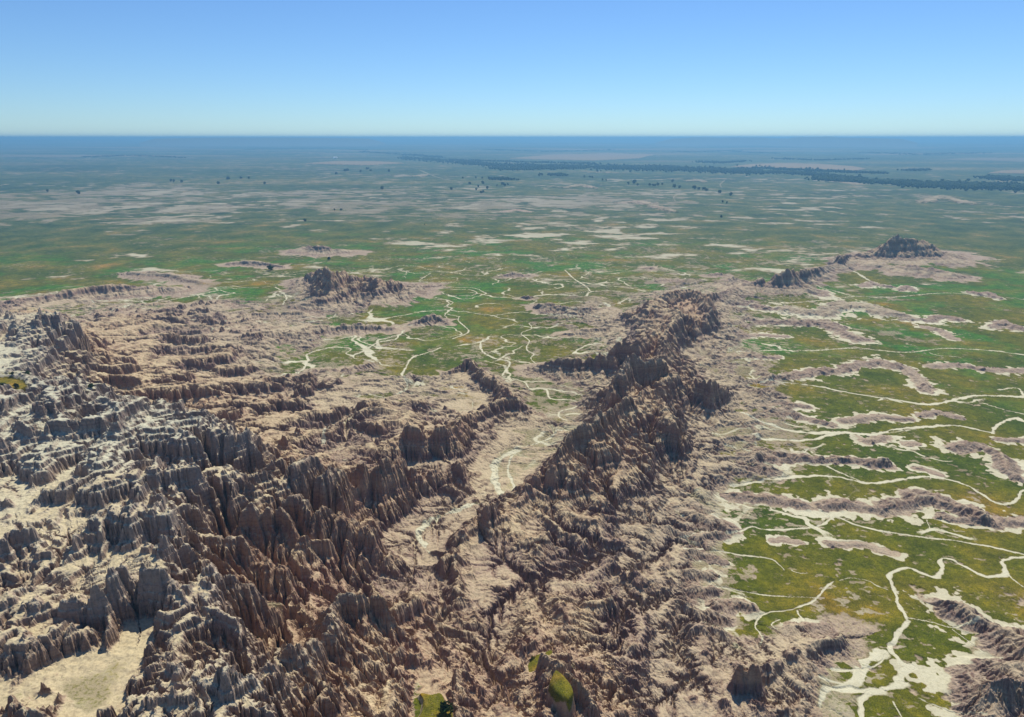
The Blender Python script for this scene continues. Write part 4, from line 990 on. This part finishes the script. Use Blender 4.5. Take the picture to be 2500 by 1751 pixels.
# woods along the river: too many to count
rnd = random.Random(9); V, F = [], []
phi = (1 + 5 ** .5) / 2
ico = [(-1,phi,0),(1,phi,0),(-1,-phi,0),(1,-phi,0),(0,-1,phi),(0,1,phi),(0,-1,-phi),(0,1,-phi),(phi,0,-1),(phi,0,1),(-phi,0,-1),(-phi,0,1)]
icf = [(0,11,5),(0,5,1),(0,1,7),(0,7,10),(0,10,11),(1,5,9),(5,11,4),(11,10,2),(10,7,6),(7,1,8),(3,9,4),(3,4,2),(3,2,6),(3,6,8),(3,8,9),(4,9,5),(2,4,11),(6,2,10),(8,6,7),(9,8,1)]
BANDS = [([(980,386),(1100,394),(1200,404),(1330,408),(1440,409)], 5, 1500), ([(1200,412),(1260,415),(1330,413),(1430,411)], 2, 500), ([(1455,409),(1560,411),(1650,413),(1780,418),(1860,421)], 6, 1900), ([(1860,421),(1950,424),(2020,430),(2100,440)], 3, 700),
 ([(1990,436),(2100,444),(2200,448)], 4, 900), ([(2200,450),(2350,455),(2500,459),(2620,463)], 7, 2000), ([(2400,434),(2500,440),(2600,444)], 4, 600), ([(1205,438),(1240,439)], 1.5, 60), ([(1345,427),(1370,430)], 1.5, 60), ([(2210,417),(2265,416)], 1.5, 80),
 ([(1840,411),(1950,416),(2060,421),(2150,424)], 1.5, 500), ([(1700,396),(1760,398),(1820,394)], 1.5, 200), ([(880,372),(1000,378),(1080,384)], 2, 350), ([(1100,391),(1300,397),(1450,401)], 1.5, 350), ([(1640,372),(1780,368),(1900,374)], 1.2, 260), ([(2100,372),(2250,378),(2420,374)], 1.5, 260), ([(1880,388),(2000,392),(2120,388)], 1.2, 260), ([(600,366),(760,362),(900,366)], 1.2, 240), ([(1180,366),(1330,370),(1500,366)], 1.2, 260), ([(200,384),(330,380),(450,386)], 1.2, 180)]
for pts, th, cnt in BANDS:
    for _ in range(cnt):
        k = rnd.randrange(len(pts) - 1); t = rnd.random()
        px = pts[k][0] + (pts[k+1][0] - pts[k][0]) * t; py = pts[k][1] + (pts[k+1][1] - pts[k][1]) * t + rnd.gauss(0, th * .5)
        x, y = unproject(px, py); x += rnd.gauss(0, 25)
        z = ground_z(x, y); h = rnd.uniform(7, 14); w_ = h * rnd.uniform(.45, .75); i = len(V)
        for (a, b, c) in ico: V.append((x + a * w_ * .55 * rnd.uniform(.7, 1.2), y + b * w_ * .55 * rnd.uniform(.7, 1.2), z + h * .5 + c * h * .30 * rnd.uniform(.8, 1.2)))
        F += [(i + p, i + q, i + r_) for p, q, r_ in icf]
me = bpy.data.meshes.new('river_woods'); me.from_pydata(V, [], F); me.materials.append(leaf)
woods = bpy.data.objects.new('river_woods', me); col.objects.link(woods); woods['kind'] = 'stuff'

# ------------------------------------------------------------------ white farm buildings near the horizon
wm, _n, wb_ = new_mat('white_metal'); wb_.inputs['Base Color'].default_value = (.8, .8, .78, 1); wb_.inputs['Roughness'].default_value = .4
rm, _n, rb_ = new_mat('roof_metal'); rb_.inputs['Base Color'].default_value = (.86, .86, .86, 1); rb_.inputs['Roughness'].default_value = .35
dm, _n, db_ = new_mat('door_dark'); db_.inputs['Base Color'].default_value = (.15, .15, .16, 1)
def part(name, V, F, m, par):
    me = bpy.data.meshes.new(name); me.from_pydata(V, [], F); me.materials.append(m)
    o = bpy.data.objects.new(name, me); o.parent = par; col.objects.link(o); return o
def barn(px, py, w, d, h, label):
    x, y = unproject(px, py); e = bpy.data.objects.new('farm_building', None); col.objects.link(e)
    e.location = (x, y, ground_z(x, y) - .3); e.rotation_euler = (0, 0, .15); e['label'] = label; e['category'] = 'farm building'; e['group'] = 'white farm buildings far off'
    a, b, r_ = w / 2, d / 2, h * .45
    part('wall', [(-a,-b,0),(a,-b,0),(a,b,0),(-a,b,0),(-a,-b,h),(a,-b,h),(a,b,h),(-a,b,h),(-a,0,h+r_),(a,0,h+r_)], [(0,1,5,4),(2,3,7,6),(1,2,6,9,5),(3,0,4,8,7)], wm, e)
    o1, t_ = 1.0, .3
    part('roof', [(-a-o1,-b-o1,h-.2),(a+o1,-b-o1,h-.2),(a+o1,0,h+r_+.1),(-a-o1,0,h+r_+.1),(a+o1,b+o1,h-.2),(-a-o1,b+o1,h-.2),(-a-o1,-b-o1,h+t_),(a+o1,-b-o1,h+t_),(a+o1,0,h+r_+.1+t_),(-a-o1,0,h+r_+.1+t_),(a+o1,b+o1,h+t_),(-a-o1,b+o1,h+t_)],
         [(0,1,2,3),(3,2,4,5),(6,7,8,9),(9,8,10,11),(0,1,7,6),(5,4,10,11)], rm, e)
    part('door', [(-a*.3,-b-.1,0),(a*.3,-b-.1,0),(a*.3,-b-.1,h*.75),(-a*.3,-b-.1,h*.75)], [(0,1,2,3)], dm, e)
barn(1307, 342.5, 70, 30, 16, 'white farm building near the horizon above the centre of the plain')
barn(2104, 348.5, 60, 30, 16, 'white farm building on the far blue slope right of the mesa')
barn(819, 387, 40, 20, 10, 'small white farm building beside the dark woods left of centre')
barn(1694, 347, 40, 22, 12, 'small white farm building on the far plain below the low mesa')
print('done', time.time() - T0)
